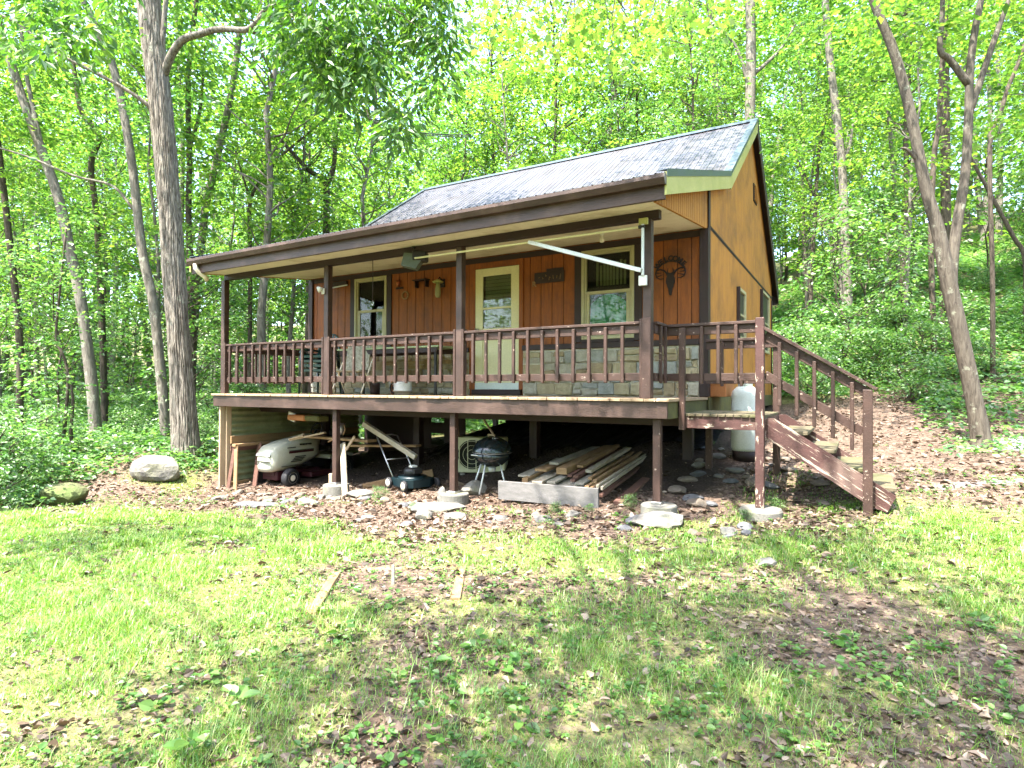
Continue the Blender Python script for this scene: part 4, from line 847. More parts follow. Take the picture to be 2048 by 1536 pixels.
# lumber pile: each board a thing
G = "boards of the lumber pile under the deck"
hplank("front_plank", "wide silvery grey plank standing on edge before the lumber pile", (-2.12, .16, .135), (-.67, .16, .155), .04, .25, m_greywood)
tag(bpy.data.objects["front_plank"], group=None)
LB = [(-1.95, .55, .24, 1.3, .19, .03, 1, "broad thin board on the left top of the lumber pile"), (-1.72, .62, .33, 1.1, .19, .035, 0, "cupped brown board crowning the left of the lumber pile"), (-1.86, .42, .19, .9, .09, .09, 0, "square brown block end at the left of the lumber pile"),
      (-1.62, .32, .21, 1.6, .15, .03, 3, "pale board second from the left in the lumber pile"), (-1.40, .62, .34, 1.9, .16, .09, 0, "thick mossy beam on top of the lumber pile"), (-1.42, .34, .22, 1.8, .13, .03, 1, "grey board under the thick mossy beam"),
      (-1.27, .6, .29, 2.4, .07, .035, 2, "upper red painted strip in the lumber pile"), (-1.16, .55, .29, 2.4, .07, .035, 2, "middle red painted strip in the lumber pile"), (-1.18, .5, .245, 2.5, .07, .035, 2, "lower red painted strip in the lumber pile"),
      (-1.05, .42, .22, 2.6, .13, .03, 1, "wide grey board in the middle of the lumber pile"), (-.98, .62, .27, 2.3, .06, .04, 0, "narrow brown stick lying on the middle of the lumber pile"), (-.90, .32, .20, 2.8, .06, .05, 0, "brown stud right of the middle of the lumber pile"),
      (-.82, .3, .20, 2.9, .05, .04, 0, "dark stud beside the pale long strips"), (-.74, .28, .235, 3.0, .035, .045, 3, "left of two long pale strips along the right of the pile"), (-.68, .28, .215, 3.0, .03, .045, 3, "right of two long pale strips along the right of the pile"),
      (-.70, .3, .12, 2.6, .06, .04, 2, "reddish stud low on the right side of the pile"), (-.47, .3, .06, 2.4, .13, .11, 2, "heavy square timber on the ground right of the lumber pile"), (-1.58, .75, .42, 1.5, .14, .035, 1, "grey board slanting over the top left of the lumber pile"), (-1.25, .9, .385, 2.0, .10, .04, 0, "brown board laid over the red painted strips"), (-1.08, .8, .34, 2.2, .09, .045, 3, "pale stud above the middle of the lumber pile"), (-.86, .5, .26, 2.6, .05, .05, 0, "tan stud beside the narrow brown stick"),
      (-1.4, .4, .13, 2.5, .9, .1, 1, "bottom layer slab of grey boards under the lumber pile"), (-1.5, .3, .04, 2.2, 1.0, .07, 0, "lowest brown base board beneath the lumber pile")]
for a, s, z, L, w_, h_, mi, lab in LB:
    z += .045 * (z > .1)
    e = hw(a + random.uniform(-.02, .02), s + L, 0); rise = max(0, gz(e.x, e.y) + .1 - z + .05) * .4 + .02 * L
    hplank("lumber_board", lab, (a, s, z), (a + random.uniform(-.03, .06), s + L, z + rise), w_, h_, m_lum[mi], (0, 0, 1), "board", G)

# black plastic sheet on the ground, spread wide to deepen the shade below the cabin
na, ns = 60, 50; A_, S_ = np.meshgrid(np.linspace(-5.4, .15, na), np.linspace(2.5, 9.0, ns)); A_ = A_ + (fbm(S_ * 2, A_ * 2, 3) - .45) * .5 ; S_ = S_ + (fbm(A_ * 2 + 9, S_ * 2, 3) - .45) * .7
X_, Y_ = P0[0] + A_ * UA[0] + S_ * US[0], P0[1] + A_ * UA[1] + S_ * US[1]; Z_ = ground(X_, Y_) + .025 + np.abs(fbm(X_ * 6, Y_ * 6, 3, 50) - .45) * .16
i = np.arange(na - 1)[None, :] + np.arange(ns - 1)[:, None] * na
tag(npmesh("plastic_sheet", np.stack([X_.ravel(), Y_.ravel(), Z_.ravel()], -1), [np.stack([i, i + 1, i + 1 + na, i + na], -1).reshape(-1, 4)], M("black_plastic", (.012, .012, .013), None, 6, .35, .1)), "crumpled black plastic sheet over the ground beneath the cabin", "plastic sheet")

# ------------------------------------------------------------------ rocks
def rock(name, label, x, y, sx, sy, sz, mt, seed, sink=.3, cat="rock", group=None, rz=0, flat=1.0):
    r = np.random.default_rng(seed); bm = bmesh.new(); bmesh.ops.create_icosphere(bm, subdivisions=3, radius=1)
    pl = [(Vector(r.normal(size=3)).normalized(), r.uniform(.55, .95)) for _ in range(14)]
    for v in bm.verts:
        for n_, d_ in pl:
            e = v.co.dot(n_) - d_
            if e > 0: v.co -= n_ * e * .85
        v.co += Vector(r.normal(0, .018, 3)); v.co = Vector((v.co.x * sx, v.co.y * sy, v.co.z * sz))
    me = bpy.data.meshes.new(name); bm.to_mesh(me); bm.free(); me.materials.append(mt)
    o = bpy.data.objects.new(name, me); COL.objects.link(o); o.location = (x, y, gz(x, y) + sz * (1 - 2 * sink)); o.rotation_euler = (0, 0, rz)
    return tag(o, label, cat, group)
rock("boulder", "large pale boulder with a slanted top left of the cabin", -6.42, 10.75, .46, .34, .30, m_rock, 3, .25, "boulder")
rock("boulder", "low mossy green boulder at the left edge of the lawn", -7.05, 9.35, .42, .34, .24, m_rockm, 5, .3, "boulder")
rock("flat_rock", "flat pale stone slab beneath the right concrete footing", 1.60, 6.55, .34, .3, .12, m_rock, 11, .3)
rock("flat_rock", "flat pale slab under the middle concrete footing", -.98, 7.95, .42, .28, .09, m_rock, 12, .35)
rock("stone", "jagged white stone between the grill and the middle deck post", -.55, 8.75, .20, .14, .14, m_rock, 21, .3, "stone")
rock("stone", "upright white stone standing against the middle footing", -.98, 8.35, .07, .06, .15, m_rock, 22, .2, "stone")
rock("stone", "smooth pale domed stone right of the left concrete footing", -2.30, 9.1, .24, .16, .08, m_rock, 23, .3, "stone")
rock("stone", "white stone lying before the riding mower's front wheel", -3.05, 8.75, .14, .11, .09, m_rock, 24, .3, "stone")
rock("stone", "flat bluish stone slab before the sawhorse", -3.9, 8.85, .22, .13, .05, m_rocks[1], 25, .3, "stone")
rock("stone", "grey slab stone lying before the pale boulder board end", -3.6, 8.7, .3, .12, .05, m_rocks[1], 26, .3, "stone")
rock("stone", "large pale stone in front of the middle concrete footing", -1.08, 7.35, .15, .12, .10, m_rock, 27, .3, "stone")
rock("stone", "second pale stone right of the large one before the middle footing", -.72, 7.3, .17, .12, .08, m_rock, 28, .3, "stone")
SG = "small stones in the leaves before the deck"
for k in range(70):
    a, s = random.uniform(-7.4, 1.6), -.15 - abs(random.gauss(0, .62)); p = hw(a, s, 0); e = random.uniform(.03, .10) * (1.2 if random.random() < .15 else 1)
    rock("stone", "small angular stone among the dead leaves in front of the deck", p.x, p.y, e * random.uniform(.9, 1.5), e, e * random.uniform(.45, .8), random.choice(m_rocks), 100 + k, .42, "stone", SG, random.uniform(0, 6))
SG2 = "stones on the dark ground beneath the landing"
for k in range(26):
    a, s = random.uniform(.1, 2.0), random.uniform(.5, 2.6); p = hw(a, s, 0); e = random.uniform(.05, .13)
    rock("stone", "flat dull stone on the shaded ground beneath the stair landing", p.x, p.y, e * 1.5, e, e * .5, random.choice(m_rocks), 300 + k, .3, "stone", SG2, random.uniform(0, 6))
# raised garden bed edging
t = thing("garden_bed", "old sunken wooden garden bed frame in the lawn", "garden bed", (0, 0, 0))
for p, q in (((-1.33, 3.95), (-1.43, 4.85)), ((-.42, 5.02), (-.40, 4.28)), ((-1.40, 5.0), (-.46, 5.08))):
    b = MB(); z0, z1 = gz(*p) - .035 - .02 * (q[1] > 5.05), gz(*q) - .03 - .015 * (q[1] > 5.05); b.bar((*p, z0), (*q, z1), .07, .11); b.build("edge_board", m_lum[0], t)
o = plank("wooden_stake", "short grey stake standing in the old garden bed", (-.92, 4.63, gz(-.92, 4.63) - .05), (-.925, 4.66, gz(-.92, 4.63) + .14), .025, .02, m_lum[1], (0, 1, 0), "stake")

# ------------------------------------------------------------------ leaves and plants
def mbnp(b):
    ks = sorted({len(q) for q in b.f}); return np.array([tuple(p) for p in b.v]), [np.array([q for q in b.f if len(q) == k]) for k in ks]
def nrm(v): return v / np.maximum(np.linalg.norm(v, axis=-1, keepdims=True), 1e-9)
def leafgeo(c, d, n, L, W, fold=.15):
    """c centres (N,3); d leaf direction; n normal; L length; W half width (N,)"""
    d = nrm(d); r = nrm(np.cross(n, d)); n = np.cross(d, r); L = L[:, None]; W = W[:, None]
    v = np.stack([c, c + d * L * .42 - r * W + n * W * fold, c + d * L - n * L * .12, c + d * L * .42 + r * W + n * W * fold], 1).reshape(-1, 3)
    i = np.arange(len(c))[:, None] * 4
    return v, np.concatenate([i + [0, 3, 2], i + [0, 2, 1]], 0)
def leafhi(c, d, n, L, W, fold=.15, curl=.2, jag=0, r=None):
    d = nrm(d); rr = nrm(np.cross(n, d)); n = np.cross(d, rr); out = []
    for t, w_ in ((0, 0), (.16, -.72), (.45, -1), (.78, -.62), (1, 0), (.78, .62), (.45, 1), (.16, .72)):
        k = 1 + (jag * r.normal(0, 1, len(c)) if jag else 0); cu = curl if np.isscalar(curl) else curl
        out.append(c + d * (L * t)[:, None] + rr * (W * w_ * k)[:, None] + n * (W * abs(w_) * fold - L * cu * (t - .35) ** 2)[:, None])
    i = np.arange(len(c))[:, None] * 8
    return np.stack(out, 1).reshape(-1, 3), np.concatenate([i + [0, 4, 3, 2, 1], i + [0, 7, 6, 5, 4]], 0)
def sprays(r, centers, per, S, ls, flat=.08, up=.5, droop=.25, asp=.32):
    N = len(centers); C = np.repeat(centers, per, 0); Ss = np.repeat(S, per)
    th = r.uniform(0, 2 * np.pi, N * per); ra = Ss * np.sqrt(r.uniform(0, 1, N * per))
    off = np.stack([ra * np.cos(th), ra * np.sin(th), r.normal(0, flat, N * per) - .22 * ra ** 2 / np.maximum(Ss, .1)], -1)
    tilt = np.repeat(r.normal(0, .22, (N, 2)), per, 0); off[:, 2] += off[:, 0] * tilt[:, 0] + off[:, 1] * tilt[:, 1]
    c = C + off; d = np.stack([np.cos(th), np.sin(th), np.zeros_like(th)], -1) + r.normal(0, .5, c.shape); d[:, 2] = d[:, 2] * .4 - droop
    n = r.normal(0, up, c.shape); n[:, 2] += 1
    L = ls * r.uniform(.65, 1.3, len(c)); return leafgeo(c, d, n, L, L * asp)
def crown_pts(r, z0, z1, Rr, n, c=(0, 0)):
    t = r.uniform(0, 1, n) ** .9; rt = Rr * (.35 + .65 * np.sin(np.pi * np.clip(.12 + .85 * t, 0, 1))); rr = rt * np.sqrt(r.uniform(.05, 1, n)); th = r.uniform(0, 2 * np.pi, n)
    return np.stack([c[0] + rr * np.cos(th), c[1] + rr * np.sin(th), z0 + t * (z1 - z0)], -1)
def wiggle(p, q, r, k=5, amp=.05):
    p, q = np.array(p, float), np.array(q, float); L = np.linalg.norm(q - p)
    pts = [p + (q - p) * i / k + (r.normal(0, amp * L, 3) if 0 < i < k else 0) for i in range(k + 1)]
    return [Vector(x) for x in pts]
def tree_variant(name, seed, H, z0, Rr, n, per, ls, rad, leafm, bark, S=(.5, 1.0), nb=40, cat="tree"):
    r = np.random.default_rng(seed); t = thing(name, "", cat)
    b = MB(); top = (r.normal(0, .5), r.normal(0, .5), H * .93); k = 9; axis_ = [Vector((top[0] * (i / k) ** 2 + r.normal(0, .06) * (i > 0), top[1] * (i / k) ** 2 + r.normal(0, .06) * (i > 0), -.4 + (H * .93 + .4) * i / k)) for i in range(k + 1)]
    b.tube(axis_, [rad * (1.25 if i == 0 else 1) * (1 - .8 * i / k) for i in range(k + 1)], 8)
    C = crown_pts(r, z0, H, Rr, n)
    def at(z): f = min(k - .001, max(0, (z + .4) / (H * .93 + .4) * k)); i = int(f); return axis_[i].lerp(axis_[i + 1], f - i)
    for c in C[:nb]:
        rr = math.hypot(c[0], c[1]); s = at(max(z0 * .55, c[2] - .75 * rr)); b.tube(wiggle(s, c, r, 4, .04), np.linspace(max(.012, rad * .28), .006, 5), 4, cap=False)
    b.build("trunk", bark, t)
    v, f = sprays(r, C, per, r.uniform(*S, len(C)), ls); npmesh("crown", v, [f], leafm, t)
    return t

# ------------------------------------------------------------------ forest
V = [tree_variant("forest_tree", 21, 17, 5.5, 2.8, 92, 56, .17, .13, m_leafm, m_barkgrey), tree_variant("forest_tree", 22, 15, 3.2, 2.5, 90, 54, .15, .10, m_leafu, m_barkdark),
     tree_variant("forest_tree", 23, 19, 7.0, 3.1, 96, 56, .18, .15, m_leafm, m_barkdark), tree_variant("forest_tree", 24, 13, 2.6, 2.4, 80, 50, .14, .08, m_leafm, m_barkgrey)]
SAP = [tree_variant("sapling", 31, 5.5, .9, 1.3, 34, 40, .12, .03, m_leafu, m_barkdark, (.35, .7), 42), tree_variant("sapling", 32, 4.0, .5, 1.2, 30, 40, .11, .025, m_leafu, m_barkdark, (.35, .7), 38)]
SHR = [tree_variant("shrub", 41, 1.9, .15, .95, 34, 46, .10, .02, m_leafu, m_barkdark, (.3, .55), 34, "shrub"), tree_variant("shrub", 42, 1.2, .1, .8, 26, 44, .09, .018, m_leafu, m_barkdark, (.25, .5), 26, "shrub")]
used = set()
def place(proto, x, y, s, label, group=None, rz=None, sink=0):
    rz = random.uniform(0, 6.28) if rz is None else rz; loc = (x, y, gz(x, y) - sink)
    if proto not in used:
        used.add(proto); proto.location = loc; proto.rotation_euler = (0, 0, rz); proto.scale = (s, s, s); proto["label"] = label
        if group: proto["group"] = group
        return proto
    return dup(proto, loc, rz, s, label, group)
def in_house(x, y, m=1.2):
    a, s = hl(np.array([x]), np.array([y])); return AL - m < a[0] < ARR + m + 1 and -3.5 < s[0] < BACK[0] + m
# trees traced one by one
def smooth(pts, k=4):
    P = [np.array(p) for p in pts]; P = [2 * P[0] - P[1]] + P + [2 * P[-1] - P[-2]]; out = []
    for i in range(1, len(P) - 2):
        for j in range(k):
            t = j / k; p0, p1, p2, p3 = P[i - 1:i + 3]
            out.append(.5 * ((2 * p1) + (-p0 + p2) * t + (2 * p0 - 5 * p1 + 4 * p2 - p3) * t * t + (-p0 + 3 * p1 - 3 * p2 + p3) * t ** 3))
    return out + [P[-2]]
def traced(label, px, D, r0, r1, bark, extra=4, crown=None, cs=1.0, cz=None, limbs=(), n=10, name="tree", D1=None, cat="tree"):
    m = len(px); pts = [np.array(pix(x, y, D + ((D1 or D) - D) * i / (m - 1))) for i, (x, y) in enumerate(px)]
    g = gz(*pts[0][:2]); base = pts[0].copy(); base[2] = g
    sc = D / FPX
    if extra: dirv = nrm(pts[-1] - pts[-2]); dirv[2] = max(dirv[2], .5); pts.append(pts[-1] + dirv * extra)
    pts = [np.array([base[0], base[1], g - .3])] + ([] if abs(pts[0][2] - g) < .15 else [base]) + pts
    pts = smooth(pts); k = len(pts); t = thing(name, label, cat, base)
    rad = [sc * (np.interp(i / (k - 1), np.linspace(0, 1, len(r0)), r0) if hasattr(r0, "__len__") else r0 + (r1 - r0) * i / (k - 1)) * (1 + .5 * max(0, 1 - i / 5) ** 2) for i in range(k)]
    b = MB(); b.tube([Vector(p - base) for p in pts], rad, n); tr = b.build("trunk", bark, t)
    for lp in limbs:
        lpts, l0, l1 = lp[:3]; LD = lp[3] if len(lp) > 3 else D; q = smooth([np.array(pix(x, y, D + (LD - D) * i / max(1, len(lpts) - 1))) for i, (x, y) in enumerate(lpts)])
        b = MB(); b.tube([Vector(p - base) for p in q], [sc * (l0 + (l1 - l0) * i / (len(q) - 1)) for i in range(len(q))], 8); b.build("limb", bark, t)
    if crown is not None:
        me = [c for c in crown.children if c.name.startswith("crown")][0].data; o = bpy.data.objects.new("crown", me); COL.objects.link(o); o.parent = t
        top = pts[int(k * .7)] - base; o.location = (top[0], top[1], cz or 0); o.scale = (cs,) * 3; o.rotation_euler = (0, 0, random.uniform(0, 6))
    return t, base, tr
# the big trunk beside the cabin, bark modelled
def big_trunk():
    px = [(373, 885), (362, 740), (352, 600), (343, 470), (333, 340), (322, 220), (308, 100), (297, 0), (288, -90)]; D = 12.3
    rp = [25, 21, 20, 20, 20, 20.5, 21, 21, 19]
    P = [np.array(pix(x, y, D)) for x, y in px]; g = gz(P[0][0], P[0][1]); base = np.array([P[0][0], P[0][1], g])
    P = [np.array([base[0] + .02, base[1], g - .3]), base] + P[1:] + [P[-1] + np.array([-.3, .2, 5])]; rp = [33, 28] + rp[1:] + [12]
    Q = smooth(P, 14); rr = np.interp(np.linspace(0, 1, len(Q)), np.linspace(0, 1, len(rp)), rp) * D / FPX
    n = 84; Q = np.array(Q); th = np.linspace(0, 2 * np.pi, n, endpoint=False); I, T_ = np.meshgrid(np.arange(len(Q)), th, indexing='ij')
    hgt = Q[:, 2][I]; u = T_ * 5.2; wob = fbm(u * .7 + 3, hgt * 1.3, 3) * 2.4
    fur = np.abs(np.sin(T_ * 15 + wob * 3.2 + fbm(T_ * 2, hgt * .8, 2, 4) * 5)); fur = np.minimum(fur * 1.5, 1) * (.6 + .4 * fbm(T_ * 9, hgt * 7, 2, 8))
    rad = rr[I] * (1 + .05 * np.sin(T_ * 3 + 1) * np.exp(-(hgt - g) * 1.2)) + (fur - .6) * .030 + (fbm(T_ * 3, hgt * 1.1, 2, 5) - .4) * .05
    vs = np.stack([Q[:, 0][I] + rad * np.cos(T_), Q[:, 1][I] + rad * np.sin(T_), hgt], -1) - base
    i = np.arange(len(Q) - 1)[:, None] * n; k = np.arange(n)[None]; k1 = (k + 1) % n
    t = thing("hickory_tree", "thick furrowed trunk towering beside the left end of the cabin", "tree", base)
    npmesh("trunk", vs.reshape(-1, 3), [np.stack([i + k, i + k1, i + n + k1, i + n + k], -1).reshape(-1, 4)], m_barkbig, t, smooth=False)
    sc = D / FPX; limbs = [([(328, 150), (342, 112), (365, 80), (400, 68), (440, 58), (490, 60), (512, 46), (530, 30), (560, 40), (600, 28), (660, 60)], 8, 2.5, 10.8), ([(505, 64), (522, 30), (545, 12), (580, 0), (640, -20)], 6, 3, 11), ([(318, 232), (290, 205), (240, 172), (170, 135), (100, 98), (40, 50), (-20, 20)], 4.5, 2, 11.5), ([(320, 140), (326, 70), (332, 0), (338, -60)], 6, 4, 12.2)]
    for lp, a0, a1, LD in limbs:
        q = smooth([np.array(pix(x, y, D + (LD - D) * j / (len(lp) - 1))) for j, (x, y) in enumerate(lp)]); b = MB(); b.tube([Vector(p - base) for p in q], [sc * (a0 + (a1 - a0) * j / (len(q) - 1)) for j in range(len(q))], 9); b.build("limb", m_barkbig, t)
    r = np.random.default_rng(5); C = []
    for _ in range(150):
        x = r.uniform(540, 900); ymax = 60 + 250 * math.exp(-((x - 800) / 90) ** 2) + 110 * math.exp(-((x - 640) / 80) ** 2); y = r.uniform(-60, ymax); C.append(pix(x, y, r.uniform(9.8, 11.6)))
    for _ in range(26): C.append(pix(r.uniform(-20, 250), r.uniform(-20, 130), r.uniform(9.5, 11)))
    C = np.array(C); v1, f1_ = sprays(r, C - base, 34, r.uniform(.25, .5, len(C)), .19, .16, .8, .9, .2)
    C2 = crown_pts(r, 8.5, 18, 3.2, 90, (P[-1][0] - base[0], P[-1][1] - base[1])); v2, f2_ = sprays(r, C2, 46, r.uniform(.5, 1, len(C2)), .17, .1, .5, .4, .25)
    b = MB()
    for c in C[:90:2]:
        e = np.array(c); s = e + np.array([-.5, .2, .45]); b.tube(wiggle(s - base, e - base, r, 3, .08), [.014, .01, .008, .005], 4, cap=False)
    tv, tf = mbnp(b); nl = len(f1_) + len(f2_)
    npmesh("crown", np.concatenate([v1, v2, tv]), [np.concatenate([f1_, f2_ + len(v1)])] + [q + len(v1) + len(v2) for q in tf], [m_leafd, m_barkdark], t, mi=np.concatenate([np.zeros(nl), np.ones(sum(map(len, tf)))]))
big_trunk()
traced("slender pale grey trunk leaning left just before the furrowed big trunk", [(333, 888), (327, 805), (318, 710), (305, 598), (284, 500), (265, 335), (245, 215), (222, 120), (190, 50), (160, -10)], 14, 11, 6, m_barkgrey, 5, V[1], .9, 3.5, [([(268, 420), (225, 372), (150, 352), (60, 315), (0, 296)], 3, 1.5)])
traced("pale brown trunk rising from the sunny patch left of the big trunk", [(192, 870), (184, 771), (174, 690), (160, 590), (140, 500), (118, 400), (88, 313), (55, 226), (20, 120), (0, 60)], 15, 12, 7, m_barkgrey, 4, V[0], .9, 3, [([(88, 313), (66, 215), (48, 120), (40, 20)], 5, 3)])
traced("thin crooked dark sapling with a kink near the lawn's left edge", [(121, 912), (130, 850), (136, 764), (130, 720), (116, 690), (112, 660), (118, 600)], 12, 3.5, 2, m_barkdark, 1.5, SAP[0], .8, .6, [([(146, 905), (142, 860), (146, 800), (136, 745)], 4, 2)])
traced("dark straight trunk with a wavy top behind the crooked sapling", [(209, 830), (206, 700), (200, 560), (192, 423), (182, 328), (199, 277), (182, 248), (160, 215), (145, 120), (130, 20)], 19, 7, 4, m_barkdark, 3, V[3], .9, 4)
traced("dark narrow trunk standing right behind the furrowed big trunk", [(385, 640), (377, 430), (379, 328), (376, 204), (380, 100), (395, -10)], 18, 7, 4, m_barkdark, 3, V[1], .9, 4, [([(378, 300), (400, 220), (410, 90)], 4, 2)])
traced("trunk leaning right above the left end of the porch roof", [(385, 700), (408, 437), (430, 335), (452, 237), (467, 160), (480, 60), (490, -20)], 20, 9, 5, m_barkgrey, 3, V[3], 1, 5)
traced("forked thin tree whose stem splits above the porch roof left", [(500, 640), (500, 488), (501, 400), (530, 350), (561, 313), (600, 280)], 19, 5, 2, m_barkdark, 1.5, SAP[1], 1.3, 3, [([(501, 400), (485, 350), (470, 300)], 2.5, 1.2)])
traced("bent dark trunk rising behind the middle of the porch roof", [(650, 640), (652, 470), (652, 368), (632, 350), (616, 339), (580, 300)], 20, 9, 3, m_barkdark, 1.5, V[3], .7, 4, [([(652, 375), (668, 330), (672, 270), (690, 200)], 6, 3)])
traced("thin white streaked trunk beside the big trunk's right side", [(362, 640), (365, 300), (361, 204), (356, 100), (352, 0)], 22, 5, 3, m_barkgrey, 3, V[0], .8, 4)
traced("shadowed trunk leaning out at the photo's left edge", [(40, 700), (28, 560), (12, 420), (-5, 280), (-20, 160)], 16, 7, 5, m_barkdark, 3, V[3], .9, 3)
# right hand side
t, base, tr = traced("leaning forked tree with a blotchy pale trunk right of the stairs", [(1962, 880), (1948, 800), (1925, 690), (1905, 600), (1890, 530), (1876, 460), (1850, 370), (1822, 230), (1790, 110), (1750, 10), (1730, -60)], 9.5, [20, 18, 15, 14.5, 14.5, 14, 12, 10.5, 9.5, 9, 8, 7, 6], 8, m_barkmid, 3, V[0], .8, 2.4, [
    ([(1905, 610), (1904, 540), (1914, 450), (1930, 350), (1937, 240), (1940, 140), (1950, 60), (1962, 0), (1970, -60)], 11, 5), ([(1938, 170), (1900, 120), (1880, 100), (1884, 40), (1886, -40)], 7, 4), ([(1938, 230), (1985, 90), (2018, 0), (2040, -60)], 7, 3), ([(1843, 330), (1815, 300), (1802, 296)], 4, 2)], 14)
r = np.random.default_rng(77); C = np.array([pix(r.uniform(1560, 2120), r.uniform(-120, 330) ** 1.0, r.uniform(9.5, 13)) for _ in range(62)])
v, f = sprays(r, C - base, 30, r.uniform(.35, .7, len(C)), .10, .06, .45, .25); npmesh("foliage", v, [f], m_leafm, t)
traced("straight pale grey trunk on the slope right of the cabin gable", [(1700, 668), (1692, 520), (1685, 350), (1672, 220), (1660, 120), (1650, 0)], 22, 9, 6, m_barkgrey, 3, V[1], 1, 6, [([(1684, 330), (1700, 290), (1706, 240)], 4, 2)])
traced("thick straight trunk showing above the right end of the roof", [(1500, 600), (1500, 230), (1502, 120), (1500, -10)], 24, 11, 9, m_barkgrey, 3, V[0], 1, 8, [([(1506, 150), (1560, 100), (1590, 50)], 4, 2), ([(1500, 180), (1470, 90), (1420, 40)], 4, 2)])
traced("narrow grey trunk left of the thick one above the roof", [(1445, 560), (1440, 250), (1430, 150), (1420, 20), (1416, -20)], 26, 7, 5, m_barkgrey, 3, V[2], .9, 8)
traced("slim dark crooked trunk close beside the gable's back corner", [(1622, 640), (1622, 560), (1630, 430), (1637, 310), (1650, 240)], 25, 5, 3, m_barkdark, 2, V[3], .9, 5, [([(1632, 400), (1610, 350), (1590, 310)], 2, 1)])
traced("dark trunk passing behind the leaning forked tree", [(1868, 700), (1862, 480), (1868, 314), (1878, 248), (1881, 168), (1890, 60)], 16, 6, 4, m_barkdark, 3, V[3], .9, 5)
traced("thin white trunk standing in the sunlit slope brush", [(1800, 690), (1797, 560), (1796, 480), (1790, 400)], 26, 5, 3.5, m_barkgrey, 4, V[1], .9, 6)
traced("dark tree with a flared foot behind the leaning forked tree", [(1888, 665), (1890, 610), (1893, 540), (1892, 440)], 19, 14, 8, m_barkdark, 6, V[2], .9, 5)
traced("dead leaning dark trunk at the far right of the slope", [(2050, 520), (2027, 474), (1990, 405), (1960, 350)], 17, 5, 3, m_barkdark, 1, None)
traced("thin dark trunk leaning right near the photo's right edge", [(1985, 560), (1980, 292), (2000, 230), (2016, 175), (2046, 100), (2060, 20)], 14, 5, 3, m_barkdark, 3, V[3], .8, 5)
# woods filled with slim trees
pos = []
def ok(x, y, m): return all((x - a) ** 2 + (y - b_) ** 2 > m * m for a, b_ in pos)
labs = {"l": "one of many slim indistinct trees deep in the woods left of the cabin", "b": "one of many leafy indistinct trees rising in the woods behind the cabin", "r": "one of many slim indistinct trees deep on the wooded slope right of the cabin"}
grp = {"l": "slim trees in the left woods", "b": "leafy trees behind the cabin", "r": "slim trees on the right slope"}
N = 0
while N < 118:
    y = 14 + 40 * random.random() ** 1.1; x = random.uniform(-1.0, 1.0) * y
    if in_house(x, y, 3.5) or not ok(x, y, 1.9) or (x > 3 and x < 9 and y < 17): continue
    if abs(x / y + .545) < .02 and y < 22: continue
    if x < 0 and y < 24 and random.random() < .4: continue
    pos.append((x, y)); N += 1; z = "l" if x / y < -.30 else ("r" if x / y > .42 else "b")
    place(V[random.choice((0, 1, 2, 3, 3, 1))], x, y, random.uniform(.75, 1.15), labs[z], grp[z])
N = 0
while N < 52:
    y = 12.5 + 20 * random.random(); x = random.uniform(-1.0, 1.0) * y
    if in_house(x, y, 2.0) or not ok(x, y, 1.1) or (x > 2.5 and x < 9 and y < 14.5): continue
    if -8 < x < -5.6 and y < 14: continue
    if x < 0 and y < 15 and random.random() < .6: continue
    pos.append((x, y)); N += 1; s = "left of" if x < 0 else "right of"
    place(random.choice(SAP), x, y, random.uniform(.75, 1.35), f"one of the many leafy saplings filling the understory {s} the cabin", f"understory saplings {s} the cabin")
N = 0
while N < 42:
    if random.random() < .55: y = random.uniform(12.5, 26); x = random.uniform(.42, 1.0) * y
    else: y = random.uniform(10.5, 24); x = random.uniform(-1.0, -.36) * y
    if in_house(x, y, 1.3) or not ok(x, y, .7) or (-7.6 < x < -5 and y < 12.5): continue
    pos.append((x, y)); N += 1; s = "left of" if x < 0 else "right of"
    place(random.choice(SHR), x, y, random.uniform(.4, .9), f"one of the low leafy shrubs growing thickly {s} the cabin", f"low shrubs {s} the cabin")
for x, y, s_ in ((7.6, 15.2, 1.0), (8.6, 16.4, 1.15), (9.6, 17.5, 1.0), (7.2, 14.0, .7), (9.0, 15.0, .8), (10.4, 16.2, .9), (8.2, 18.5, 1.3)):
    pos.append((x, y)); place(random.choice(SHR), x, y, s_, "one of the tall pale bushes massed beside the gable's back corner", "tall bushes beside the gable's back corner")
for k in range(30):
    th_ = math.pi + (k - 14.5) * .085 + random.uniform(-.05, .05); d_ = random.uniform(13, 21); x, y = d_ * math.sin(th_), d_ * math.cos(th_)
    place(V[k % 4], x, y, random.uniform(.75, .95), "tree of the woods across the clearing, mirrored in the cabin windows", "trees across the clearing")
for x, y, k in ((-2.2, 22.5, 1), (0.2, 21.5, 0), (1.8, 24, 2), (3.4, 22.5, 0), (5.2, 24.5, 2), (-.8, 26, 2), (6.6, 21.8, 1)):
    pos.append((x, y)); place(V[k], x, y, random.uniform(.85, 1.05), labs["b"], grp["b"])
for x, y, s_ in ((-7.9, 9.0, .75), (-8.4, 9.9, .9), (-7.4, 8.3, .5), (-9.1, 10.6, 1.0)):
    place(random.choice(SHR), x, y, s_, "one of the low shrubs crowding the lawn's left edge by the mossy boulder", "low shrubs at the lawn's left edge")
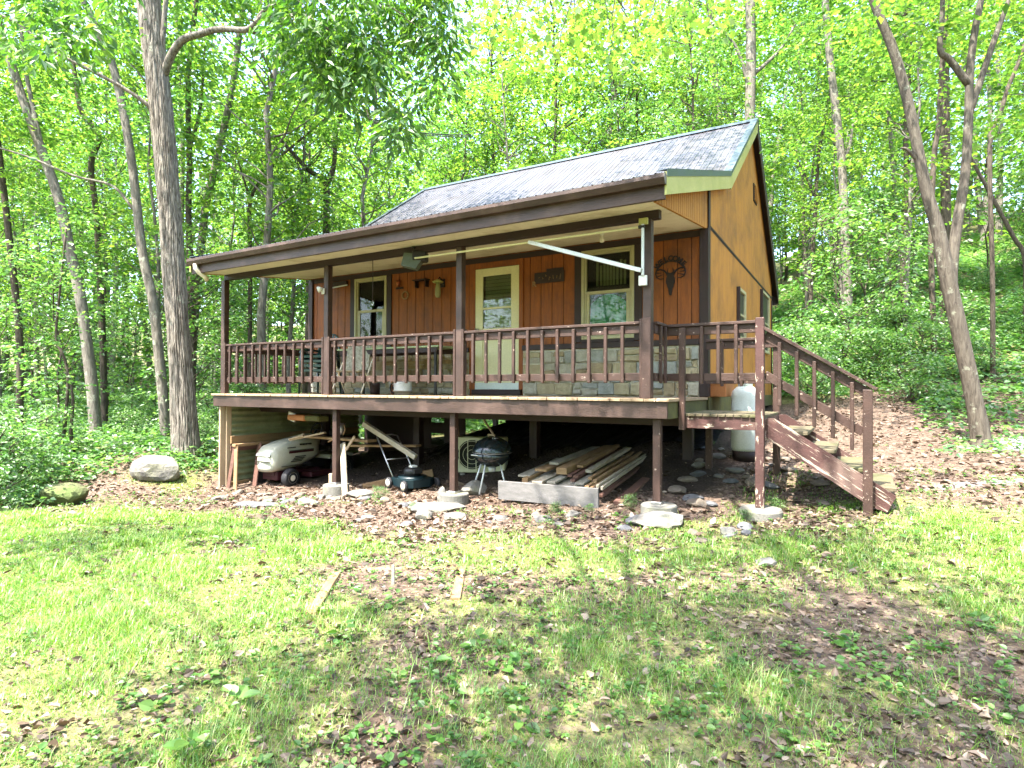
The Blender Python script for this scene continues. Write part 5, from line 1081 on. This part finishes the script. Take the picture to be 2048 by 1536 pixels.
for x, y, s_, lb in ((.55, 7.32, .16, "little green weed sprouting before the middle of the silvery plank"), (.95, 7.22, .13, "small green weed sprouting before the plank's right half"), (1.45, 7.25, .2, "pale green weed clump beside the right concrete footing"), (2.55, 6.5, .16, "small bluish green plant by the landing's round footing"), (-1.95, 8.75, .26, "spindly green seedling before the push mower"), (-1.3, 7.9, .15, "low green weed among the stones left of the middle footing"), (3.0, 6.75, .2, "green weed in the shade of the stair stringer"), (4.05, 6.0, .14, "tiny green weed at the foot of the stairs")):
    place(SHR[1], x, y, s_ * .62, lb)
# the maple overhanging the lawn from behind the viewer, unseen crown shaped to cast shade
LIT = [(50,1060,.3),(200,1150,.8),(100,1250,1),(300,1300,.9),(450,1230,.7),(350,1330,.9),(150,1400,.8),(60,1480,.6),(500,1120,.4),(300,1080,.2),(600,1180,.7),(620,1140,.8),(750,1130,1),(850,1130,1),(900,1150,.8),(1050,1110,.8),(1200,1110,.8),(700,1200,.15),(800,1250,.1),(1000,1250,.12),(1200,1280,.12),(600,1350,.3),(500,1420,.2),(800,1420,.12),(1150,1370,.45),(1000,1450,.2),(1400,1100,.4),(1500,1060,.7),(1580,1140,.8),(1700,1150,.8),(1850,1060,.9),(1980,1080,.9),(1750,1080,.5),(1600,1090,.2),(1650,1250,.08),(1900,1250,.3),(1500,1300,.12),(1800,1400,.12),(2000,1350,.3),(1400,1450,.2),(900,1020,.4),(1100,1040,.4),(600,1010,.7),(450,990,.8),(1300,1050,.3),(1700,1010,.8),(1850,990,.8),(1950,930,.4)]
lp = []
for px, py, l_ in LIT:
    D = 5.0
    for _ in range(20): q = pix(px, py, 1.0); p = pix(px, py, D); D = .5 * D + .5 * min(30, max(1.5, (gz(p.x, p.y) - EYE) / min(q.z - EYE, -.02)))
    p = pix(px, py, D); lp.append((p.x, p.y, l_))
lp = np.array(lp)
r = np.random.default_rng(99); C = []
while len(C) < 170:
    x, y = r.uniform(-5, 7), r.uniform(1.5, 7.5); ww = 1 / ((x - lp[:, 0]) ** 2 + (y - lp[:, 1]) ** 2 + .05) ** 1.8; l_ = (ww * lp[:, 2]).sum() / ww.sum()
    if r.uniform() < (1 - l_) ** 2.1 - .11: h = r.uniform(7.5, 10.5); C.append((x - .349 * h, y - .341 * h, h))  # unseen sprays set sunward of the lawn spots meant to be shaded
for _ in range(32):
    a, s = (r.uniform(-2.4, .5), r.uniform(3.0, 6.0)) if _ < 22 else (r.uniform(-8, -5.4), r.uniform(3.0, 5.6)); p = hw(a, s, 0); z_ = roofz(s); h = r.uniform(5, 8); C.append((p.x - .349 * h, p.y - .341 * h, z_ + h))  # unseen sprays added sunward of both roof ends to dapple them
C = np.array(C)
mb = np.array([-1.4, -3.2, gz(-1.4, -3.2)]); t = thing("maple_tree", "spreading maple overhanging the lawn, its lobed leaves hanging into the top centre", "tree", mb)
v, f = sprays(r, C - mb, 42, r.uniform(.35, .7, len(C)), .13, .06, .4, .2); npmesh("crown", v, [f], m_leafm, t)
b = MB(); b.tube([(0, 0, -.3), (.05, 0, 2), (.1, .15, 4.5), (.15, .3, 7), (.2, .5, 9.5)], [.34, .27, .23, .17, .08], 14)
for c in C[::4]: b.tube(wiggle((.15, .3, random.uniform(5, 8)), c - mb, r, 5, .04), [.05, .035, .025, .02, .012, .006], 5, cap=False)
lobe = np.array([(0, 0), (.16, -.05), (.34, -.02), (.28, .16), (.5, .34), (.34, .38), (.36, .5), (.17, .56), (.1, .74), (0, 1), (-.1, .74), (-.17, .56), (-.36, .5), (-.34, .38), (-.5, .34), (-.28, .16), (-.34, -.02), (-.16, -.05)])
vs, fs = [], []; tw = MB()
cl = [(990, 25), (1030, 60), (1065, 20), (1100, 70), (1140, 30), (1160, 90), (1200, 40), (1250, 15), (1290, 60), (1330, 100), (1350, 40), (1010, 95), (1120, 115), (1230, 85), (1390, 20), (960, 10), (1080, 45), (1180, 10), (1270, 105), (1320, 30), (1420, 60), (1450, 15), (1220, 60), (1150, 60)]
for cx, cy_ in cl:
    c0 = np.array(pix(cx, cy_, r.uniform(7.4, 8.6))); s = c0 + np.array([r.uniform(-.3, .3), -.4, .7]); tw.tube(wiggle(s - mb, c0 - mb, r, 3, .06), [.01, .008, .006, .003], 4, cap=False)
    for _ in range(34):
        c = c0 + r.normal(0, .21, 3) + np.array([0, 0, -.05]); d = nrm(np.array([r.normal(0, .7), r.normal(0, .7), -.55])); n = nrm(np.array([r.normal(0, .5), r.normal(0, .5), 1])); rr_ = nrm(np.cross(n, d)); L = r.uniform(.075, .125); o = len(vs)
        vs += [c - mb + d * y * L + rr_ * x * L * .95 for x, y in lobe]; fs.append([o + k for k in range(18)])
npmesh("hanging_leaves", np.array(vs), [np.array(fs)], m_leafm, t); tw.tube([Vector((.2, .5, 8)), Vector(np.array(pix(1100, -260, 7)) - mb), Vector(np.array(pix(1180, -80, 8)) - mb), Vector(np.array(pix(1250, 20, 8.4)) - mb)], [.07, .04, .025, .01], 6); b.add(tw.v, tw.f, 0, True); b.build("trunk", m_barkgrey, t)
# far woods closing the view
r = np.random.default_rng(55); n = 5300; th = np.concatenate([r.uniform(-1.05, 1.05, 3400), r.uniform(1.05, 2 * np.pi - 1.05, 1900)]); D = r.uniform(46, 78, n); X, Y = D * np.sin(th), D * np.cos(th); g = ground(X, Y); C = np.stack([X, Y, g + r.uniform(0, 1, n) ** 1.1 * 29], -1)
v, f = sprays(r, C, 42, r.uniform(1.2, 2.4, n), .52, .5, .5, .2, .36)
b = MB()
for k in range(130): th_, d_ = r.uniform(-1, 1), r.uniform(46, 60); x, y = d_ * math.sin(th_), d_ * math.cos(th_); g0 = gz(x, y); b.tube([(x, y, g0 - .5), (x + r.normal(0, .6), y, g0 + 8), (x + r.normal(0, 1.2), y, g0 + 17)], [.22, .16, .06], 6)
tv, tf = np.array([tuple(p) for p in b.v]), [np.array([q for q in b.f if len(q) == k_]) for k_ in (4, 6)]
fw = npmesh("distant_woods", np.concatenate([v, tv]), [f] + [q + len(v) for q in tf], [m_leafm, m_barkgrey], mi=np.concatenate([np.zeros(len(f)), np.ones(sum(len(q) for q in tf))]))
tag(fw, "dense sunlit far woods closing the view behind the nearer trees", "woods", kind="stuff")
# utility cable
b = MB()
p, q = pix(690, 205, 14), pix(942, 270, 11.5)
b.tube([p.lerp(q, k / 10) - Vector((0, 0, .25 * math.sin(math.pi * k / 10))) for k in range(11)], .012, 6); b.tube([p.lerp(q, k / 10) - Vector((0, .15, .10 + .25 * math.sin(math.pi * k / 10))) for k in range(11)], .009, 6)
tag(b.build("utility_cable", m_black), "thin twin utility cable strung through the leaves above the roof", "cable")

# ------------------------------------------------------------------ grass, weeds, leaf litter, ground cover
def wedge(r, n, y0, y1, k=.92, pw=1.0):
    y = y0 + (y1 - y0) * r.uniform(0, 1, n) ** pw; return r.uniform(-k, k, n) * y, y
r = np.random.default_rng(1); x, y = wedge(r, 480000, 1.9, 11); dn_ = grassd(x, y)
keep = r.uniform(0, 1, len(x)) < np.clip(dn_ * 1.05 - .08, 0, 1) * np.clip(6.5 / y, .55, 1); x, y, dn_ = x[keep], y[keep], dn_[keep]
tuft = fbm(x * 2.3, y * 2.3, 3, 21); h = (.018 + .065 * np.clip(tuft - .25, 0, 1) ** 1.2 * 2) * r.uniform(.5, 1.3, len(x)) * (.6 + .6 * dn_) * (1 + (r.uniform(0, 1, len(x)) < .03) * 1.2)
z = ground(x, y); az = r.uniform(0, 2 * np.pi, len(x)); lean = r.uniform(.2, 1.7, len(x)) * h; wd = r.uniform(.0012, .0028, len(x)) * np.clip(y / 3.4, .9, 2.2)
dx, dy = np.cos(az), np.sin(az); sx, sy = -dy * wd, dx * wd
B = np.stack([x, y, z - .004], -1); Sd = np.stack([sx, sy, sx * 0], -1); Dd = np.stack([dx, dy, dx * 0], -1); Uz = np.array([0, 0, 1.])
v = np.stack([B - Sd, B + Sd, B + Dd * (lean * .35)[:, None] + Uz * (h * .6)[:, None] + Sd * .8, B + Dd * (lean * .35)[:, None] + Uz * (h * .6)[:, None] - Sd * .8, B + Dd * lean[:, None] + Uz * h[:, None]], 1).reshape(-1, 3)
i = np.arange(len(x))[:, None] * 5
gr = npmesh("grass", v, [i + [0, 1, 2, 3], i + [3, 2, 4]], m_grass); tag(gr, "patchy bright green lawn grass thinning over bare soil", "grass", kind="stuff"); NG = len(x)
# weeds
r = np.random.default_rng(2); x, y = wedge(r, 7000, 1.9, 10); dn_ = grassd(x, y); a, s = hl(x, y); keep = (r.uniform(0, 1, len(x)) < np.where(dn_ > .05, .35 + .3 * (dn_ < .6), .05)) & (fbm(x * 1.3, y * 1.3, 3, 33) > .40) & ~((s > -.3) & (a < 1.3) & (a > -8.2)); x, y = x[keep], y[keep]
per = 6; X, Y = np.repeat(x, per), np.repeat(y, per); th = r.uniform(0, 2 * np.pi, len(X)); big = np.repeat(np.where(r.uniform(0, 1, len(x)) < .03, 2.0, 1) * r.uniform(.6, 1.2, len(x)), per)
c = np.stack([X + .012 * np.cos(th) * big, Y + .012 * np.sin(th) * big, ground(X, Y) + r.uniform(.005, .045, len(X)) * big], -1); d = np.stack([np.cos(th), np.sin(th), r.uniform(-.1, .5, len(X))], -1); n_ = r.normal(0, .3, c.shape); n_[:, 2] += 1; L = r.uniform(.018, .036, len(X)) * big
v, f = leafhi(c, d, n_, L, L * .4, .2, .25); tag(npmesh("weeds", v, [f], m_weed), "small broad leaved weeds scattered through the lawn", "weeds", kind="stuff")
# dead leaves
r = np.random.default_rng(3); x, y = wedge(r, 150000, 1.9, 15, pw=1.25); dn_ = grassd(x, y); a, s = hl(x, y)
prob = np.clip(.7 - .62 * dn_, .09, 1) * np.clip(.45 + 1.6 * (fbm(x * 1.1, y * 1.1, 3, 41) - .33), .12, 1); prob = np.where((s > .9) & (a < .8) & (a > -8), .04, prob); prob = prob * np.where((x > 3.2) & (y > 7.5), .8, 1) * np.clip(1.2 - 1.6 * gravelf(x, y), .05, 1); prob = np.where((s > -1.5) & (s < .9) & (a > -8.5) & (a < 2), np.maximum(prob, .62 * np.clip(2.2 * fbm(x * 1.6, y * 1.6, 3, 61) - .25, .25, 1)), prob)
keep = r.uniform(0, 1, len(x)) < prob; x, y = x[keep], y[keep]; L = (.012 + .055 * r.uniform(0, 1, len(x)) ** 2.8) * np.clip(y / 4, .9, 1.6); th = r.uniform(0, 2 * np.pi, len(x))
c = np.stack([x, y, ground(x, y) + r.uniform(.002, .022, len(x))], -1); d = np.stack([np.cos(th), np.sin(th), r.normal(0, .22, len(x))], -1); n_ = r.normal(0, .38, c.shape); n_[:, 2] += 1
v, f = leafhi(c, d, n_, L, L * r.uniform(.2, .42, len(x)), .45, r.normal(.2, .6, len(x)), .22, r); tag(npmesh("leaf_litter", v, [f], m_litter), "brown dead leaves littering the ground round the cabin", "leaf litter", kind="stuff")
# herbs on the forest floor
r = np.random.default_rng(4); n = 24000; y = 8.2 + 36 * r.uniform(0, 1, n) ** 1.25; x = r.uniform(-1.02, 1.02, n) * y; a, s = hl(x, y); dn_ = grassd(x, y)
bad = ((a > -8.6) & (a < 3.2) & (s > -3.2) & (s < 10)) | ((y < 11.5) & (x > -4.5) & (x < 4.3)) | ((x > 0) & (y < 10.7 + .2 * (x - 6)) & ((r.uniform(0, 1, n) < .72) | (y < 8.4) | (x < 4.3))) | ((x < 0) & (dn_ > .35) & (y < 9)); bad |= (np.hypot(x + 6.3, y - 10.2) < 1.25) & (y < 11.2)
bad |= (r.uniform(0, 1, n) < .25) & (x > 0) & (y < 14)
x, y = x[~bad], y[~bad]; per = 9; X, Y = np.repeat(x, per), np.repeat(y, per); hh = np.repeat(r.uniform(.05, .28, len(x)), per) * r.uniform(.4, 1, len(X)); th = r.uniform(0, 2 * np.pi, len(X)); ra = r.uniform(.03, .3, len(X))
c = np.stack([X + ra * np.cos(th), Y + ra * np.sin(th), ground(X, Y) + hh], -1); d = np.stack([np.cos(th), np.sin(th), r.normal(-.1, .25, len(X))], -1); n_ = r.normal(0, .35, c.shape); n_[:, 2] += 1; L = r.uniform(.06, .15, len(X)) * np.clip(Y / 12, .8, 1.6)
v, f = leafgeo(c, d, n_, L, L * .38); tag(npmesh("ground_cover", v, [f], m_leafu), "leafy green herbs covering the forest floor beyond the lawn", "ground cover", kind="stuff")
print("counts grass", NG, "litter", len(L))
